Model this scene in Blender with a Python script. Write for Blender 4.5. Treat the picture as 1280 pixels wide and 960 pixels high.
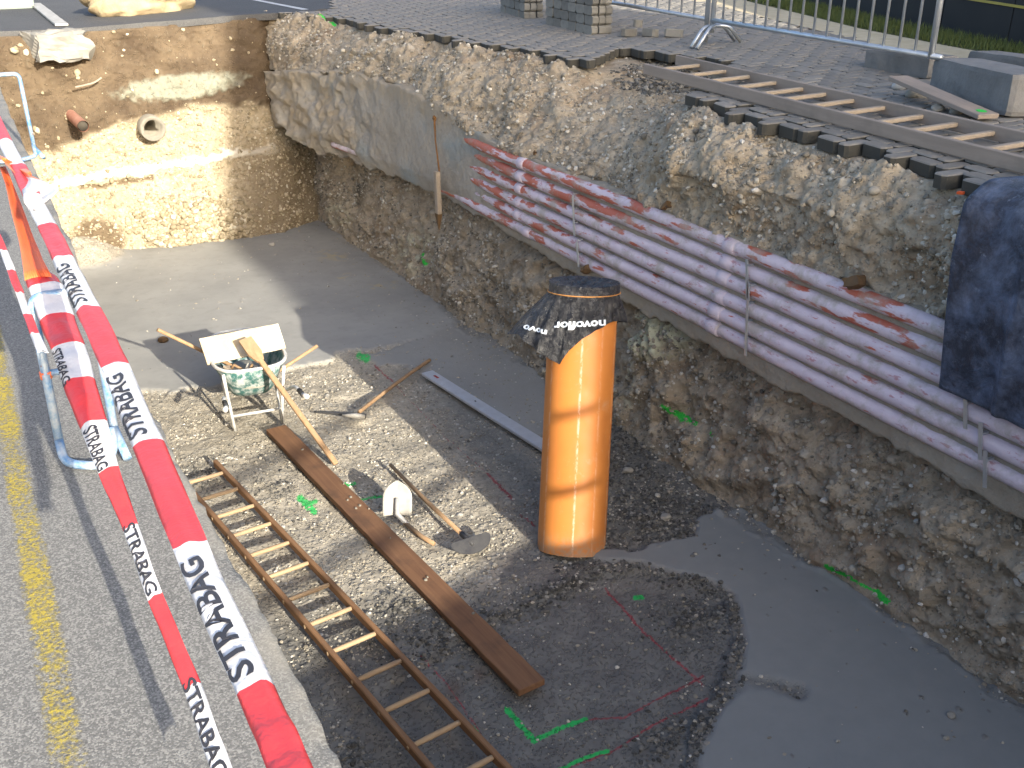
import bpy, bmesh, math, random
import numpy as np
from mathutils import Vector, Matrix
R = math.radians
rng = random.Random(7)
for o in list(bpy.data.objects): bpy.data.objects.remove(o)
scene = bpy.context.scene
COL = scene.collection

# ------------------------------------------------------------------ camera, sky, sun, exposure
H = 3.8; F = 1240.0
PITCH = math.atan(545 / F); YAW = math.atan(735 / math.hypot(F, 545))
cam = bpy.data.cameras.new('camera'); camo = bpy.data.objects.new('camera', cam); COL.objects.link(camo)
camo.location = (0, 0, H); camo.rotation_euler = (R(90) - PITCH, 0, -YAW)
cam.sensor_width = 36; cam.sensor_fit = 'HORIZONTAL'; cam.lens = F / 1280 * 36; cam.clip_start = .05; cam.clip_end = 1000
scene.camera = camo
SUN_AZ = R(-4.5); SUN_EL = R(18.5)
world = bpy.data.worlds.new('World'); scene.world = world; world.use_nodes = True
wn = world.node_tree.nodes; wl = world.node_tree.links
sky = wn.new('ShaderNodeTexSky'); sky.sky_type = 'NISHITA'; sky.sun_disc = False
sky.sun_elevation = SUN_EL; sky.sun_rotation = R(175.5); sky.altitude = 300; sky.dust_density = 4; sky.air_density = .8
wl.new(sky.outputs[0], wn['Background'].inputs[0]); wn['Background'].inputs[1].default_value = .15
sl = bpy.data.lights.new('sun', 'SUN'); sl.energy = 3.6; sl.angle = R(.53); sl.color = (1, .93, .80)
so = bpy.data.objects.new('sun', sl); COL.objects.link(so)
LDIR = Vector((math.sin(SUN_AZ) * math.cos(SUN_EL), math.cos(SUN_AZ) * math.cos(SUN_EL), -math.sin(SUN_EL)))
so.rotation_euler = LDIR.to_track_quat('-Z', 'Y').to_euler(); so.location = (2, -20, 20)
vs = scene.view_settings
vs.view_transform = 'Standard'; vs.look = 'None'; vs.gamma = 1; vs.exposure = 1.62

# ------------------------------------------------------------------ pixel <-> place
_fh = np.array([math.sin(YAW), math.cos(YAW), 0]); _r = np.array([math.cos(YAW), -math.sin(YAW), 0]); _u = np.array([0, 0, 1.])
_fw = _fh * math.cos(PITCH) - _u * math.sin(PITCH); _cu = _fh * math.sin(PITCH) + _u * math.cos(PITCH)
EYE = np.array([0, 0, H])
def ray(px, py): return _fw + (px - 640) / F * _r + (480 - py) / F * _cu
def on_z(px, py, z=0.): d = ray(px, py); return EYE + d * ((z - H) / d[2])
def on_x(px, py, X): d = ray(px, py); return EYE + d * (X / d[0])
def on_y(px, py, Y): d = ray(px, py); return EYE + d * (Y / d[1])
def at_d(px, py, d): return EYE + ray(px, py) * d
def project(P):
    q = np.asarray(P, float) - EYE; d = np.maximum(q @ _fw, .05)
    return 640 + F * (q @ _r) / d, 480 - F * (q @ _cu) / d
def zl(Y): return 2.36 + .034 * np.clip(Y, -6, 22)
def zr(x, Y): return 2.62 + .025 * np.clip(Y, -6, 22) + .05 * np.clip(x - 4.6, 0, 6)
def sstep(a, b, v): t = np.clip((v - a) / (b - a), 0, 1); return t * t * (3 - 2 * t)
def gz(x, Y):
    t = sstep(.8, 4.4, np.asarray(x, float)); return zl(Y) * (1 - t) + zr(x, Y) * t
def on_g(px, py, fz=None, dz=0.):
    fz = fz or gz; d = ray(px, py); z = 2.7
    for _ in range(40):
        t = (z - H) / d[2]; p = EYE + d * t; z = .5 * z + .5 * (float(fz(p[0], p[1])) + dz)
    return EYE + d * ((z - H) / d[2])

# ------------------------------------------------------------------ numpy noise
def h2(ix, iy, s=0):
    with np.errstate(over='ignore'):
        n = (ix.astype(np.int64) * 374761393 + iy.astype(np.int64) * 668265263 + s * 2147483647 + 1013904223) & 0xffffffff
        n = ((n ^ (n >> 13)) * 1274126177) & 0xffffffff; n = ((n ^ (n >> 16)) * 2246822519) & 0xffffffff
        n = n ^ (n >> 15)
    return (n & 0xffffff) / float(0x1000000)
def vn(x, y, s=0):
    ix = np.floor(x); iy = np.floor(y); fx = x - ix; fy = y - iy
    fx = fx * fx * fx * (fx * (fx * 6 - 15) + 10); fy = fy * fy * fy * (fy * (fy * 6 - 15) + 10)
    a = h2(ix, iy, s); b = h2(ix + 1, iy, s); c = h2(ix, iy + 1, s); d = h2(ix + 1, iy + 1, s)
    return (a * (1 - fx) + b * fx) * (1 - fy) + (c * (1 - fx) + d * fx) * fy
def fbm(x, y, s=0, o=4, g=.5):
    r = 0; a = 1; t = 0
    for i in range(o):
        r = r + a * (vn(x, y, s + i * 17) * 2 - 1); t += a; a *= g
        x, y = x * 1.79 + y * .31 + 5.2, y * 1.79 - x * .17 + 1.3
    return r / t
def domes(x, y, cell, s, prob, r0, r1, flat=.7):
    "pebbles bedded in a surface: height and a random number per pebble"
    gx = np.floor(x / cell); gy = np.floor(y / cell); best = np.zeros_like(x); idv = np.zeros_like(x)
    for dx in (-1, 0, 1):
        for dy in (-1, 0, 1):
            cx = gx + dx; cy = gy + dy
            k = h2(cx, cy, s + 3)
            r = (r0 + (r1 - r0) * h2(cx, cy, s + 4) ** 2) * cell; r = np.where(k < prob, r, 1e-6)
            ox = (cx + .15 + .7 * h2(cx, cy, s + 1)) * cell - x; oy = (cy + .15 + .7 * h2(cx, cy, s + 2)) * cell - y
            an = h2(cx, cy, s + 5) * 3.14; e = .65 + .35 * h2(cx, cy, s + 6)
            ux = ox * np.cos(an) + oy * np.sin(an); uy = (oy * np.cos(an) - ox * np.sin(an)) / e
            hh = np.sqrt(np.maximum(0, 1 - (ux * ux + uy * uy) / (r * r))) * r * flat
            m = hh > best; best = np.where(m, hh, best); idv = np.where(m, .02 + .98 * h2(cx, cy, s + 7), idv)
    return best, idv
def inpoly(x, y, poly):
    r = np.zeros(x.shape, bool); n = len(poly)
    for i in range(n):
        x1, y1 = poly[i]; x2, y2 = poly[(i + 1) % n]
        if y1 == y2: continue
        c = ((y1 > y) != (y2 > y)) & (x < (x2 - x1) * (y - y1) / (y2 - y1) + x1); r ^= c
    return r
def segdist(x, y, pts):
    d = np.full(x.shape, 1e9)
    for (x1, y1), (x2, y2) in zip(pts[:-1], pts[1:]):
        vx, vy = x2 - x1, y2 - y1; t = np.clip(((x - x1) * vx + (y - y1) * vy) / (vx * vx + vy * vy + 1e-9), 0, 1)
        d = np.minimum(d, np.hypot(x - x1 - t * vx, y - y1 - t * vy))
    return d

# ------------------------------------------------------------------ materials
MATS = {}
class NB:
    def __init__(s, name):
        s.m = bpy.data.materials.new(name); s.m.use_nodes = True; s.t = s.m.node_tree; s.n = s.t.nodes; s.l = s.t.links
        s.b = s.n['Principled BSDF']; s.out = s.n['Material Output']; s.co = s.n.new('ShaderNodeTexCoord')
    def put(s, sock, v):
        if isinstance(v, bpy.types.NodeSocket): s.l.new(v, sock)
        elif isinstance(v, (tuple, list)) and len(v) == 3 and sock.type == 'RGBA': sock.default_value = (*v, 1)
        elif v is not None: sock.default_value = v
    def vec(s, scale=(1, 1, 1), kind='Object'):
        mp = s.n.new('ShaderNodeMapping'); s.l.new(s.co.outputs[kind], mp.inputs[0]); mp.inputs['Scale'].default_value = scale; return mp.outputs[0]
    def noise(s, sc, v=None, det=4, rough=.55, dist=0):
        k = s.n.new('ShaderNodeTexNoise'); k.inputs['Scale'].default_value = sc; k.inputs['Detail'].default_value = det
        k.inputs['Roughness'].default_value = rough; k.inputs['Distortion'].default_value = dist
        s.l.new(v if v else s.co.outputs['Object'], k.inputs['Vector']); return k.outputs['Fac']
    def voro(s, sc, v=None, feat='F1', out='Distance', rnd=1):
        k = s.n.new('ShaderNodeTexVoronoi'); k.feature = feat; k.inputs['Scale'].default_value = sc; k.inputs['Randomness'].default_value = rnd
        s.l.new(v if v else s.co.outputs['Object'], k.inputs['Vector']); return k.outputs[out]
    def ramp(s, f, stops, interp='LINEAR'):
        k = s.n.new('ShaderNodeValToRGB'); k.color_ramp.interpolation = interp; e = k.color_ramp.elements
        while len(e) < len(stops): e.new(.5)
        for i, (p, c) in enumerate(stops):
            e[i].position = p; c = (c, c, c) if isinstance(c, (int, float)) else c; e[i].color = (*c, 1)
        s.l.new(f, k.inputs[0]); return k.outputs[0]
    def mix(s, f, a, b, mode='MIX'):
        k = s.n.new('ShaderNodeMix'); k.data_type = 'RGBA'; k.blend_type = mode
        s.put(k.inputs[0], f); s.put(k.inputs[6], a); s.put(k.inputs[7], b); return k.outputs[2]
    def math(s, op, a, b=None, clamp=False):
        k = s.n.new('ShaderNodeMath'); k.operation = op; k.use_clamp = clamp; s.put(k.inputs[0], a)
        if b is not None: s.put(k.inputs[1], b)
        return k.outputs[0]
    def attr(s, name, out='Fac'):
        k = s.n.new('ShaderNodeAttribute'); k.attribute_name = name; return k.outputs[out]
    def rnd(s):
        return s.n.new('ShaderNodeObjectInfo').outputs['Random']
    def bump(s, h, st=.5, dist=.01, prev=None):
        k = s.n.new('ShaderNodeBump'); k.inputs['Strength'].default_value = st; k.inputs['Distance'].default_value = dist
        s.put(k.inputs['Height'], h)
        if prev: s.l.new(prev, k.inputs['Normal'])
        return k.outputs[0]
    def fin(s, col, rough=.85, nrm=None, metal=0, spec=.3):
        s.put(s.b.inputs['Base Color'], col); s.put(s.b.inputs['Roughness'], rough); s.put(s.b.inputs['Metallic'], metal)
        s.b.inputs['Specular IOR Level'].default_value = spec
        if nrm: s.l.new(nrm, s.b.inputs['Normal'])
        MATS[s.m.name] = s.m; return s.m
def simple(name, c1, c2, sc=6, rough=.8, bst=.3, bsc=60, metal=0, spec=.3, stretch=(1, 1, 1), vary=0, bdist=.004):
    b = NB(name); v = b.vec(stretch)
    f = b.ramp(b.noise(sc, v, 6, .65), [(.3, 0.), (.7, 1.)])
    c = b.mix(f, c1, c2)
    if vary:
        c = b.mix(b.rnd(), c, b.mix(1., c, (1 - vary,) * 3, 'MULTIPLY'))
    n = b.bump(b.noise(bsc, v, 4, .6), bst, bdist)
    r = b.math('ADD', rough - .08, b.math('MULTIPLY', b.noise(sc * 2, v), .16))
    return b.fin(c, r, n, metal, spec)
def wood(name, c1, c2, c3, axis=1, sc=1., rough=.75):
    b = NB(name); st = [26 * sc, 26 * sc, 26 * sc]; st[axis] = 1.3 * sc
    v = b.vec(tuple(st)); g = b.noise(1, v, 7, .65, .6)
    c = b.mix(b.ramp(g, [(.3, 0.), (.72, 1.)]), c1, c2)
    st2 = b.ramp(b.noise(3.1 * sc, None, 4, .6), [(.52, 0.), (.72, .75)])
    c = b.mix(st2, c, c3)
    return b.fin(c, rough, b.bump(g, .45, .004), 0, .25)

# ------------------------------------------------------------------ objects
def newmesh(name, verts, faces, mat=None, parent=None, smooth=False):
    me = bpy.data.meshes.new(name); me.from_pydata([tuple(map(float, v)) for v in verts], [], faces); me.update()
    if mat: me.materials.append(MATS[mat])
    if smooth: me.polygons.foreach_set('use_smooth', [True] * len(me.polygons))
    o = bpy.data.objects.new(name, me); COL.objects.link(o)
    if parent: o.parent = parent
    return o
def gridmesh(name, P, mat, smooth=True, attrs=None, flip=False, parent=None, keep=None):
    ny, nx = P.shape[:2]; me = bpy.data.meshes.new(name)
    i = np.arange(ny * nx).reshape(ny, nx)
    q = np.stack([i[:-1, :-1], i[:-1, 1:], i[1:, 1:], i[1:, :-1]], -1).reshape(-1, 4)
    if flip: q = q[:, ::-1]
    if keep is not None: q = q[keep.reshape(-1)]
    me.vertices.add(ny * nx); me.vertices.foreach_set('co', P.reshape(-1).astype(np.float32))
    me.loops.add(q.size); me.loops.foreach_set('vertex_index', q.reshape(-1).astype(np.int32))
    me.polygons.add(len(q)); me.polygons.foreach_set('loop_start', (np.arange(len(q)) * 4).astype(np.int32))
    me.polygons.foreach_set('use_smooth', np.full(len(q), smooth))
    me.update(); me.validate()
    for k, v in (attrs or {}).items():
        a = me.attributes.new(k, 'FLOAT', 'POINT'); a.data.foreach_set('value', v.reshape(-1).astype(np.float32))
    me.materials.append(MATS[mat]); o = bpy.data.objects.new(name, me); COL.objects.link(o)
    if parent: o.parent = parent
    return o
def tag(o, label=None, cat=None, group=None, kind=None):
    if label: o['label'] = label
    if cat: o['category'] = cat
    if group: o['group'] = group
    if kind: o['kind'] = kind
    return o
def thing(name, label, cat, loc=(0, 0, 0), rot=(0, 0, 0), group=None):
    o = bpy.data.objects.new(name, None); COL.objects.link(o); o.location = tuple(map(float, loc)); o.rotation_euler = rot
    o.empty_display_size = .1
    return tag(o, label, cat, group)
def copy_tree(o, parent=None):
    c = o.copy(); COL.objects.link(c); c.parent = parent
    for ch in list(o.children):
        d = copy_tree(ch, c); d.matrix_parent_inverse = ch.matrix_parent_inverse.copy()
    return c
class MB:
    def __init__(s): s.v = []; s.f = []
    def add(s, vs, fs):
        o = len(s.v); s.v += [tuple(map(float, v)) for v in vs]; s.f += [tuple(o + i for i in f) for f in fs]; return s
    def box(s, c, d, M=None, bev=0.):
        bm = bmesh.new(); bmesh.ops.create_cube(bm, size=1)
        for v in bm.verts: v.co = Vector((v.co.x * d[0], v.co.y * d[1], v.co.z * d[2]))
        if bev: bmesh.ops.bevel(bm, geom=bm.edges[:], offset=bev, segments=1, affect='EDGES')
        T = Matrix.Translation(Vector(tuple(map(float, c))))
        if M is not None: T = T @ M.to_4x4()
        bm.verts.index_update(); s.add([T @ v.co for v in bm.verts], [[v.index for v in f.verts] for f in bm.faces]); bm.free(); return s
    def beam(s, a, b, w, h, up=(0, 0, 1), bev=0.):
        a = Vector(tuple(map(float, a))); b = Vector(tuple(map(float, b))); y = (b - a); L = y.length; y.normalize()
        x = y.cross(Vector(up)).normalized(); z = x.cross(y)
        return s.box((a + b) / 2, (w, L, h), Matrix((x, y, z)).transposed(), bev)
    def tube(s, pts, r, seg=10, cap=True, closed=False):
        pts = [Vector(tuple(map(float, p))) for p in pts]; n = len(pts); rs = r if isinstance(r, (list, tuple)) else [r] * n
        vs = []; fs = []; pn = None
        for i, p in enumerate(pts):
            if closed: t = (pts[(i + 1) % n] - pts[i - 1]).normalized()
            else: t = (pts[min(i + 1, n - 1)] - pts[max(i - 1, 0)]).normalized()
            if pn is None:
                pn = t.cross(Vector((0, 0, 1)));
                if pn.length < .05: pn = t.cross(Vector((0, 1, 0)))
            pn = (pn - t * pn.dot(t)).normalized(); q = t.cross(pn)
            for k in range(seg):
                a = 2 * math.pi * k / seg; vs.append(p + (pn * math.cos(a) + q * math.sin(a)) * rs[i])
        m = n if closed else n - 1
        for i in range(m):
            for k in range(seg):
                j = (i + 1) % n; fs.append((i * seg + k, i * seg + (k + 1) % seg, j * seg + (k + 1) % seg, j * seg + k))
        if cap and not closed: fs.append(tuple(range(seg))[::-1]); fs.append(tuple((n - 1) * seg + k for k in range(seg)))
        return s.add(vs, fs)
    def prism(s, poly, z0, z1, M=None):
        n = len(poly); vs = [Vector((x, y, z0)) for x, y in poly] + [Vector((x, y, z1)) for x, y in poly]
        if M is not None: vs = [M @ v for v in vs]
        return s.add(vs, [tuple(range(n))[::-1], tuple(range(n, 2 * n))] + [(i, (i + 1) % n, n + (i + 1) % n, n + i) for i in range(n)])
    def build(s, name, mat, parent=None, smooth=False):
        o = newmesh(name, s.v, s.f, mat, parent, smooth)
        bm = bmesh.new(); bm.from_mesh(o.data); bmesh.ops.recalc_face_normals(bm, faces=bm.faces[:]); bm.to_mesh(o.data); bm.free()
        return o
def bend(pts, r=.05, n=5):
    "round the corners of a polyline"
    P = [Vector(tuple(map(float, p))) for p in pts]; out = [P[0]]
    for i in range(1, len(P) - 1):
        a = P[i - 1] - P[i]; b = P[i + 1] - P[i]; k = min(r, a.length * .45, b.length * .45)
        p0 = P[i] + a.normalized() * k; p1 = P[i] + b.normalized() * k
        for j in range(n + 1):
            t = j / n; out.append(p0 * (1 - t) ** 2 + P[i] * 2 * t * (1 - t) + p1 * t * t)
    return out + [P[-1]]
def smoothline(pts, n=8):
    P = [Vector(tuple(map(float, p))) for p in pts]; out = []
    for i in range(len(P) - 1):
        p0 = P[max(i - 1, 0)]; p1 = P[i]; p2 = P[i + 1]; p3 = P[min(i + 2, len(P) - 1)]
        for j in range(n):
            t = j / n
            out.append(.5 * (2 * p1 + (p2 - p0) * t + (2 * p0 - 5 * p1 + 4 * p2 - p3) * t * t + (3 * p1 - p0 - 3 * p2 + p3) * t ** 3))
    return out + [P[-1]]
_t = (1 + 5 ** .5) / 2
ICO = np.array([(-1, _t, 0), (1, _t, 0), (-1, -_t, 0), (1, -_t, 0), (0, -1, _t), (0, 1, _t), (0, -1, -_t), (0, 1, -_t), (_t, 0, -1), (_t, 0, 1), (-_t, 0, -1), (-_t, 0, 1)]) / math.hypot(1, _t)
ICF = np.array([(0, 11, 5), (0, 5, 1), (0, 1, 7), (0, 7, 10), (0, 10, 11), (1, 5, 9), (5, 11, 4), (11, 10, 2), (10, 7, 6), (7, 1, 8), (3, 9, 4), (3, 4, 2), (3, 2, 6), (3, 6, 8), (3, 8, 9), (4, 9, 5), (2, 4, 11), (6, 2, 10), (8, 6, 7), (9, 8, 1)])
def pebbles(name, C, rad, mat, parent, seed, flat=(1, 1, .7), smooth=False):
    "many small broken stones as one mesh, each with its own shape, turn and tone"
    g = np.random.default_rng(seed); n = len(C)
    V = ICO[None] * (1 + g.uniform(-.28, .22, (n, 12, 1))) * np.array(flat) * g.uniform(.7, 1.3, (n, 1, 3))
    a = g.uniform(0, 6.283, n); b = g.uniform(-.6, .6, n)
    x = V[..., 0] * np.cos(a)[:, None] - V[..., 1] * np.sin(a)[:, None]; y = V[..., 0] * np.sin(a)[:, None] + V[..., 1] * np.cos(a)[:, None]; z = V[..., 2]
    y, z = y * np.cos(b)[:, None] - z * np.sin(b)[:, None], y * np.sin(b)[:, None] + z * np.cos(b)[:, None]
    V = np.stack([x, y, z], -1) * rad[:, None, None] + C[:, None, :]
    f = (ICF[None] + 12 * np.arange(n)[:, None, None]).reshape(-1, 3); me = bpy.data.meshes.new(name)
    me.vertices.add(12 * n); me.vertices.foreach_set('co', V.reshape(-1).astype(np.float32)); me.loops.add(f.size); me.loops.foreach_set('vertex_index', f.reshape(-1).astype(np.int32))
    me.polygons.add(len(f)); me.polygons.foreach_set('loop_start', (np.arange(len(f)) * 3).astype(np.int32)); me.polygons.foreach_set('use_smooth', np.full(len(f), smooth)); me.update(); me.validate()
    at = me.attributes.new('tone', 'FLOAT', 'POINT'); at.data.foreach_set('value', np.repeat(g.random(n), 12).astype(np.float32))
    me.materials.append(MATS[mat]); o = bpy.data.objects.new(name, me); COL.objects.link(o); o.parent = parent; o['kind'] = 'stuff'; return o
def text_mesh(body, bold=.012):
    "flat lettering as (verts, faces) with unit-high glyphs"
    cu = bpy.data.curves.new('lettering', 'FONT'); cu.body = body; cu.size = 1; cu.offset = bold; cu.resolution_u = 3
    o = bpy.data.objects.new('lettering', cu); COL.objects.link(o)
    dg = bpy.context.evaluated_depsgraph_get(); me = o.evaluated_get(dg).to_mesh()
    bm = bmesh.new(); bm.from_mesh(me); bmesh.ops.triangulate(bm, faces=bm.faces[:])
    bmesh.ops.subdivide_edges(bm, edges=[e for e in bm.edges if e.calc_length() > .15], cuts=2)
    bm.verts.index_update(); v = [tuple(x.co) for x in bm.verts]; f = [[x.index for x in g.verts] for g in bm.faces]; bm.free()
    o.evaluated_get(dg).to_mesh_clear(); bpy.data.objects.remove(o); bpy.data.curves.remove(cu)
    return v, f

# ------------------------------------------------------------------ materials of the ground
def soil_mat(name, c1, c2, c3, stones, fine=70, bst=.8, wet=None):
    b = NB(name)
    f = b.ramp(b.noise(1.7, None, 7, .62), [(.32, 0.), (.68, 1.)])
    c = b.mix(f, c1, c2)
    g = b.ramp(b.noise(9, None, 6, .7), [(.42, 0.), (.66, .8)]); c = b.mix(g, c, c3)
    c = b.mix(b.ramp(b.noise(1.3, b.vec((1, 1, 1.7)), 5, .65), [(.54, 0.), (.70, .6)]), c, (.20, .125, .07))
    # fine grit in the material, pebbles in the mesh
    vc = b.voro(fine, None, 'F1', 'Color'); vd = b.voro(fine, None, 'F1', 'Distance')
    sep = b.n.new('ShaderNodeSeparateColor'); b.l.new(vc, sep.inputs[0])
    grit = b.math('MULTIPLY', b.ramp(sep.outputs[0], [(.62, 0.), (.7, 1.)]), b.ramp(vd, [(.25, 1.), (.5, 0.)]))
    c = b.mix(b.math('MULTIPLY', grit, .6), c, b.ramp(sep.outputs[1], [(0, stones[0]), (.5, stones[1]), (1, stones[2])]))
    p = b.attr('peb'); sc = b.ramp(b.attr('pebc'), [(0, stones[0]), (.35, stones[1]), (.7, stones[2]), (1, stones[3])])
    sc = b.mix(.45, sc, b.mix(b.noise(30), c1, c2))
    c = b.mix(b.math('MULTIPLY', p, .75), c, sc)
    c = b.mix(b.attr('pale'), c, b.mix(b.noise(25, None, 6), (.33, .33, .22), (.62, .62, .47)))
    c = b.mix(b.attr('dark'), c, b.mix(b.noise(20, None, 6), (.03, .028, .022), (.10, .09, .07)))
    c = b.mix(b.ramp(b.math('ADD', b.attr('green'), b.math('MULTIPLY', b.math('SUBTRACT', b.noise(75, None, 5, .8), .5), 2.2)), [(.62, 0.), (.72, .92)]), c, (.02, .55, .06))
    n = b.bump(b.noise(140, None, 5, .7), .5, .004)
    n = b.bump(b.math('MULTIPLY', grit, 1.), bst, .008, n)
    n = b.bump(b.noise(38, None, 6, .7), .7, .012, n)
    return b.fin(c, .93, n, 0, .15)
soil_mat('conglomerate_soil', (.36, .30, .215), (.24, .195, .14), (.47, .405, .305), [(.16, .145, .12), (.36, .32, .25), (.48, .44, .36), (.62, .59, .52)])
# far face: layers of earth by height, as dug
b = NB('layered_soil')
lay = b.attr('layer')
nz = b.noise(2.2, None, 6, .62); n9 = b.noise(11, None, 6, .7)
top = b.mix(b.ramp(nz, [(.35, 0.), (.65, 1.)]), (.07, .05, .033), (.135, .10, .064))
low = b.mix(b.ramp(nz, [(.3, 0.), (.7, 1.)]), (.345, .285, .19), (.42, .36, .255))
low = b.mix(b.ramp(n9, [(.45, 0.), (.7, .7)]), low, (.235, .185, .12))
c = b.mix(lay, top, low)
vc = b.voro(42, None, 'F1', 'Color'); vd = b.voro(42, None, 'F1', 'Distance'); sep = b.n.new('ShaderNodeSeparateColor'); b.l.new(vc, sep.inputs[0])
grit = b.math('MULTIPLY', b.ramp(sep.outputs[0], [(.6, 0.), (.7, 1.)]), b.ramp(vd, [(.25, 1.), (.5, 0.)]))
c = b.mix(b.math('MULTIPLY', grit, b.ramp(lay, [(0, .12), (1, .5)])), c, b.ramp(sep.outputs[1], [(0, (.20, .155, .10)), (1, (.52, .45, .33))]))
c = b.mix(b.math('MULTIPLY', b.attr('peb'), b.ramp(lay, [(0, .04), (1, .6)])), c, b.mix(b.attr('pebc'), (.22, .18, .12), (.54, .48, .37)))
c = b.mix(b.attr('pale'), c, b.mix(n9, (.15, .155, .115), (.33, .33, .26)))
c = b.mix(b.attr('lime'), c, (.72, .68, .58))
c = b.mix(b.attr('dark'), c, b.mix(n9, (.10, .072, .045), (.18, .135, .085)))
n = b.bump(b.noise(110, None, 5, .7), .5, .005); n = b.bump(grit, .8, .012, n); n = b.bump(n9, .8, .02, n)
b.fin(c, .94, n, 0, .15)

# pit floor: fresh lean concrete, crushed gravel, fines toned down by moisture and painted shade
b = NB('pit_floor_ground')
con = b.attr('concrete'); damp_shade = b.attr('damp_shade'); coarse = b.attr('coarse')
nb = b.noise(1.1, None, 6, .6); nm = b.noise(7, None, 6, .65); nf = b.noise(45, None, 5, .7)
cc = b.mix(b.ramp(nb, [(.35, 0.), (.68, 1.)]), (.262, .258, .240), (.325, .318, .292))
cc = b.mix(b.ramp(nm, [(.5, 0.), (.75, .55)]), cc, (.225, .22, .20))
cc = b.mix(b.attr('sand'), cc, (.40, .33, .20))
gc = b.mix(b.ramp(nm, [(.3, 0.), (.7, 1.)]), (.31, .272, .207), (.44, .395, .315))
gc = b.mix(b.ramp(nb, [(.45, 0.), (.7, .6)]), gc, (.22, .20, .165))
vc = b.voro(62, None, 'F1', 'Color'); vd = b.voro(62, None, 'F1', 'Distance'); sep = b.n.new('ShaderNodeSeparateColor'); b.l.new(vc, sep.inputs[0])
grit = b.math('MULTIPLY', b.ramp(sep.outputs[0], [(.35, 0.), (.5, 1.)]), b.ramp(vd, [(.22, 1.), (.5, 0.)]))
gc = b.mix(b.math('MULTIPLY', grit, .7), gc, b.ramp(sep.outputs[1], [(0, (.18, .165, .14)), (.6, (.36, .33, .27)), (1, (.56, .53, .46))]))
gc = b.mix(b.math('MULTIPLY', b.attr('peb'), .8), gc, b.ramp(b.attr('pebc'), [(0, (.17, .155, .13)), (.6, (.36, .335, .28)), (1, (.58, .55, .48))]))
dc = b.mix(b.ramp(nm, [(.35, 0.), (.7, 1.)]), (.115, .112, .105), (.185, .178, .16))
dc = b.mix(b.math('MULTIPLY', grit, .35), dc, (.30, .28, .24))
kc = b.mix(b.ramp(nf, [(.35, 0.), (.65, 1.)]), (.035, .034, .031), (.13, .125, .112))
c = b.mix(damp_shade, gc, dc)
c = b.mix(b.math('MULTIPLY', coarse, b.ramp(nf, [(.25, 1.), (.75, .45)])), c, kc)
cc = b.mix(b.attr('wet'), cc, b.mix(nm, (.19, .195, .188), (.24, .243, .23)))
c = b.mix(con, c, cc)
c = b.mix(b.ramp(b.math('ADD', b.attr('red'), b.math('MULTIPLY', b.math('SUBTRACT', nf, .5), 1.1)), [(.55, 0.), (.8, .75)]), c, (.30, .035, .045))
c = b.mix(b.ramp(b.math('ADD', b.attr('green'), b.math('MULTIPLY', b.math('SUBTRACT', b.noise(55, None, 7, .85), .5), 2.6)), [(.60, 0.), (.78, .85)]), c, (.01, .46, .09))
c = b.mix(b.attr('stain'), c, (.10, .07, .055))
inv = b.math('SUBTRACT', 1., con)
n = b.bump(b.noise(160, None, 4, .7), .35, .002)
k = b.n.new('ShaderNodeBump'); b.l.new(inv, k.inputs['Strength']); k.inputs['Distance'].default_value = .012; b.l.new(grit, k.inputs['Height']); b.l.new(n, k.inputs['Normal'])
n = b.bump(nm, .12, .01, k.outputs[0])
b.fin(c, b.ramp(con, [(0, .95), (1, .72)]), n, 0, .2)

def asphalt(name, c1, c2, c3):
    b = NB(name); vc = b.voro(250, None, 'F1', 'Color'); vd = b.voro(250, None, 'F1', 'Distance')
    sep = b.n.new('ShaderNodeSeparateColor'); b.l.new(vc, sep.inputs[0])
    c = b.mix(b.ramp(b.noise(1.3, None, 6, .6), [(.35, 0.), (.7, 1.)]), c1, c2)
    c = b.mix(b.ramp(sep.outputs[0], [(.35, 0.), (.9, .95)]), c, c3)
    c = b.mix(b.ramp(b.noise(130, None, 4, .7), [(.5, 0.), (.7, .5)]), c, tuple(x * .45 for x in c1))
    c = b.mix(b.attr('dust'), c, (.33, .30, .24))
    n = b.bump(b.ramp(vd, [(.1, 1.), (.6, 0.)]), .30, .002); n = b.bump(b.noise(300, None, 3), .3, .0015, n)
    return b.fin(c, .88, n, 0, .25)
asphalt('asphalt', (.13, .127, .120), (.165, .161, .150), (.27, .262, .24))
asphalt('dark_asphalt', (.05, .05, .052), (.075, .074, .074), (.12, .118, .112))
simple('bedding_sand', (.13, .115, .09), (.19, .17, .135), 9, .95, .8, 90, bdist=.012)
simple('pale_concrete', (.21, .20, .175), (.28, .265, .23), 5, .9, .35, 70)
simple('grass_earth', (.055, .06, .02), (.10, .09, .04), 8, .95, .6, 60)
simple('sand_path', (.46, .38, .24), (.58, .49, .33), 6, .95, .5, 90)

# ------------------------------------------------------------------ outlines of the pit
def interp(pts): P = np.array(pts, float); return lambda Y: np.interp(Y, P[:, 0], P[:, 1])
left_pts = [on_g(px, py, lambda x, Y: zl(Y)) for px, py in [(430, 958), (392, 880), (350, 800), (290, 693), (230, 588), (205, 543), (180, 500), (140, 415), (110, 350), (92, 308), (75, 268), (45, 210)]]
XL = interp([(-6, .40), (1.0, left_pts[0][0])] + [(p[1], p[0]) for p in left_pts] + [(14.3, .36), (16, .36)])
edge_pts = [(-6, 4.30), (2.0, 4.32)]
for px, py in [(1230, 240), (1190, 218), (1130, 199), (1050, 180), (990, 163), (940, 150), (900, 138), (866, 122)]:
    p = on_g(px, py, zr); edge_pts.append((p[1], p[0]))
ynear = edge_pts[-1][0]
for px, py in [(740, 78), (698, 72), (650, 62), (597, 56), (540, 43), (470, 35)]:
    p = on_g(px, py, zr); edge_pts.append((p[1], p[0]))
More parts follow.
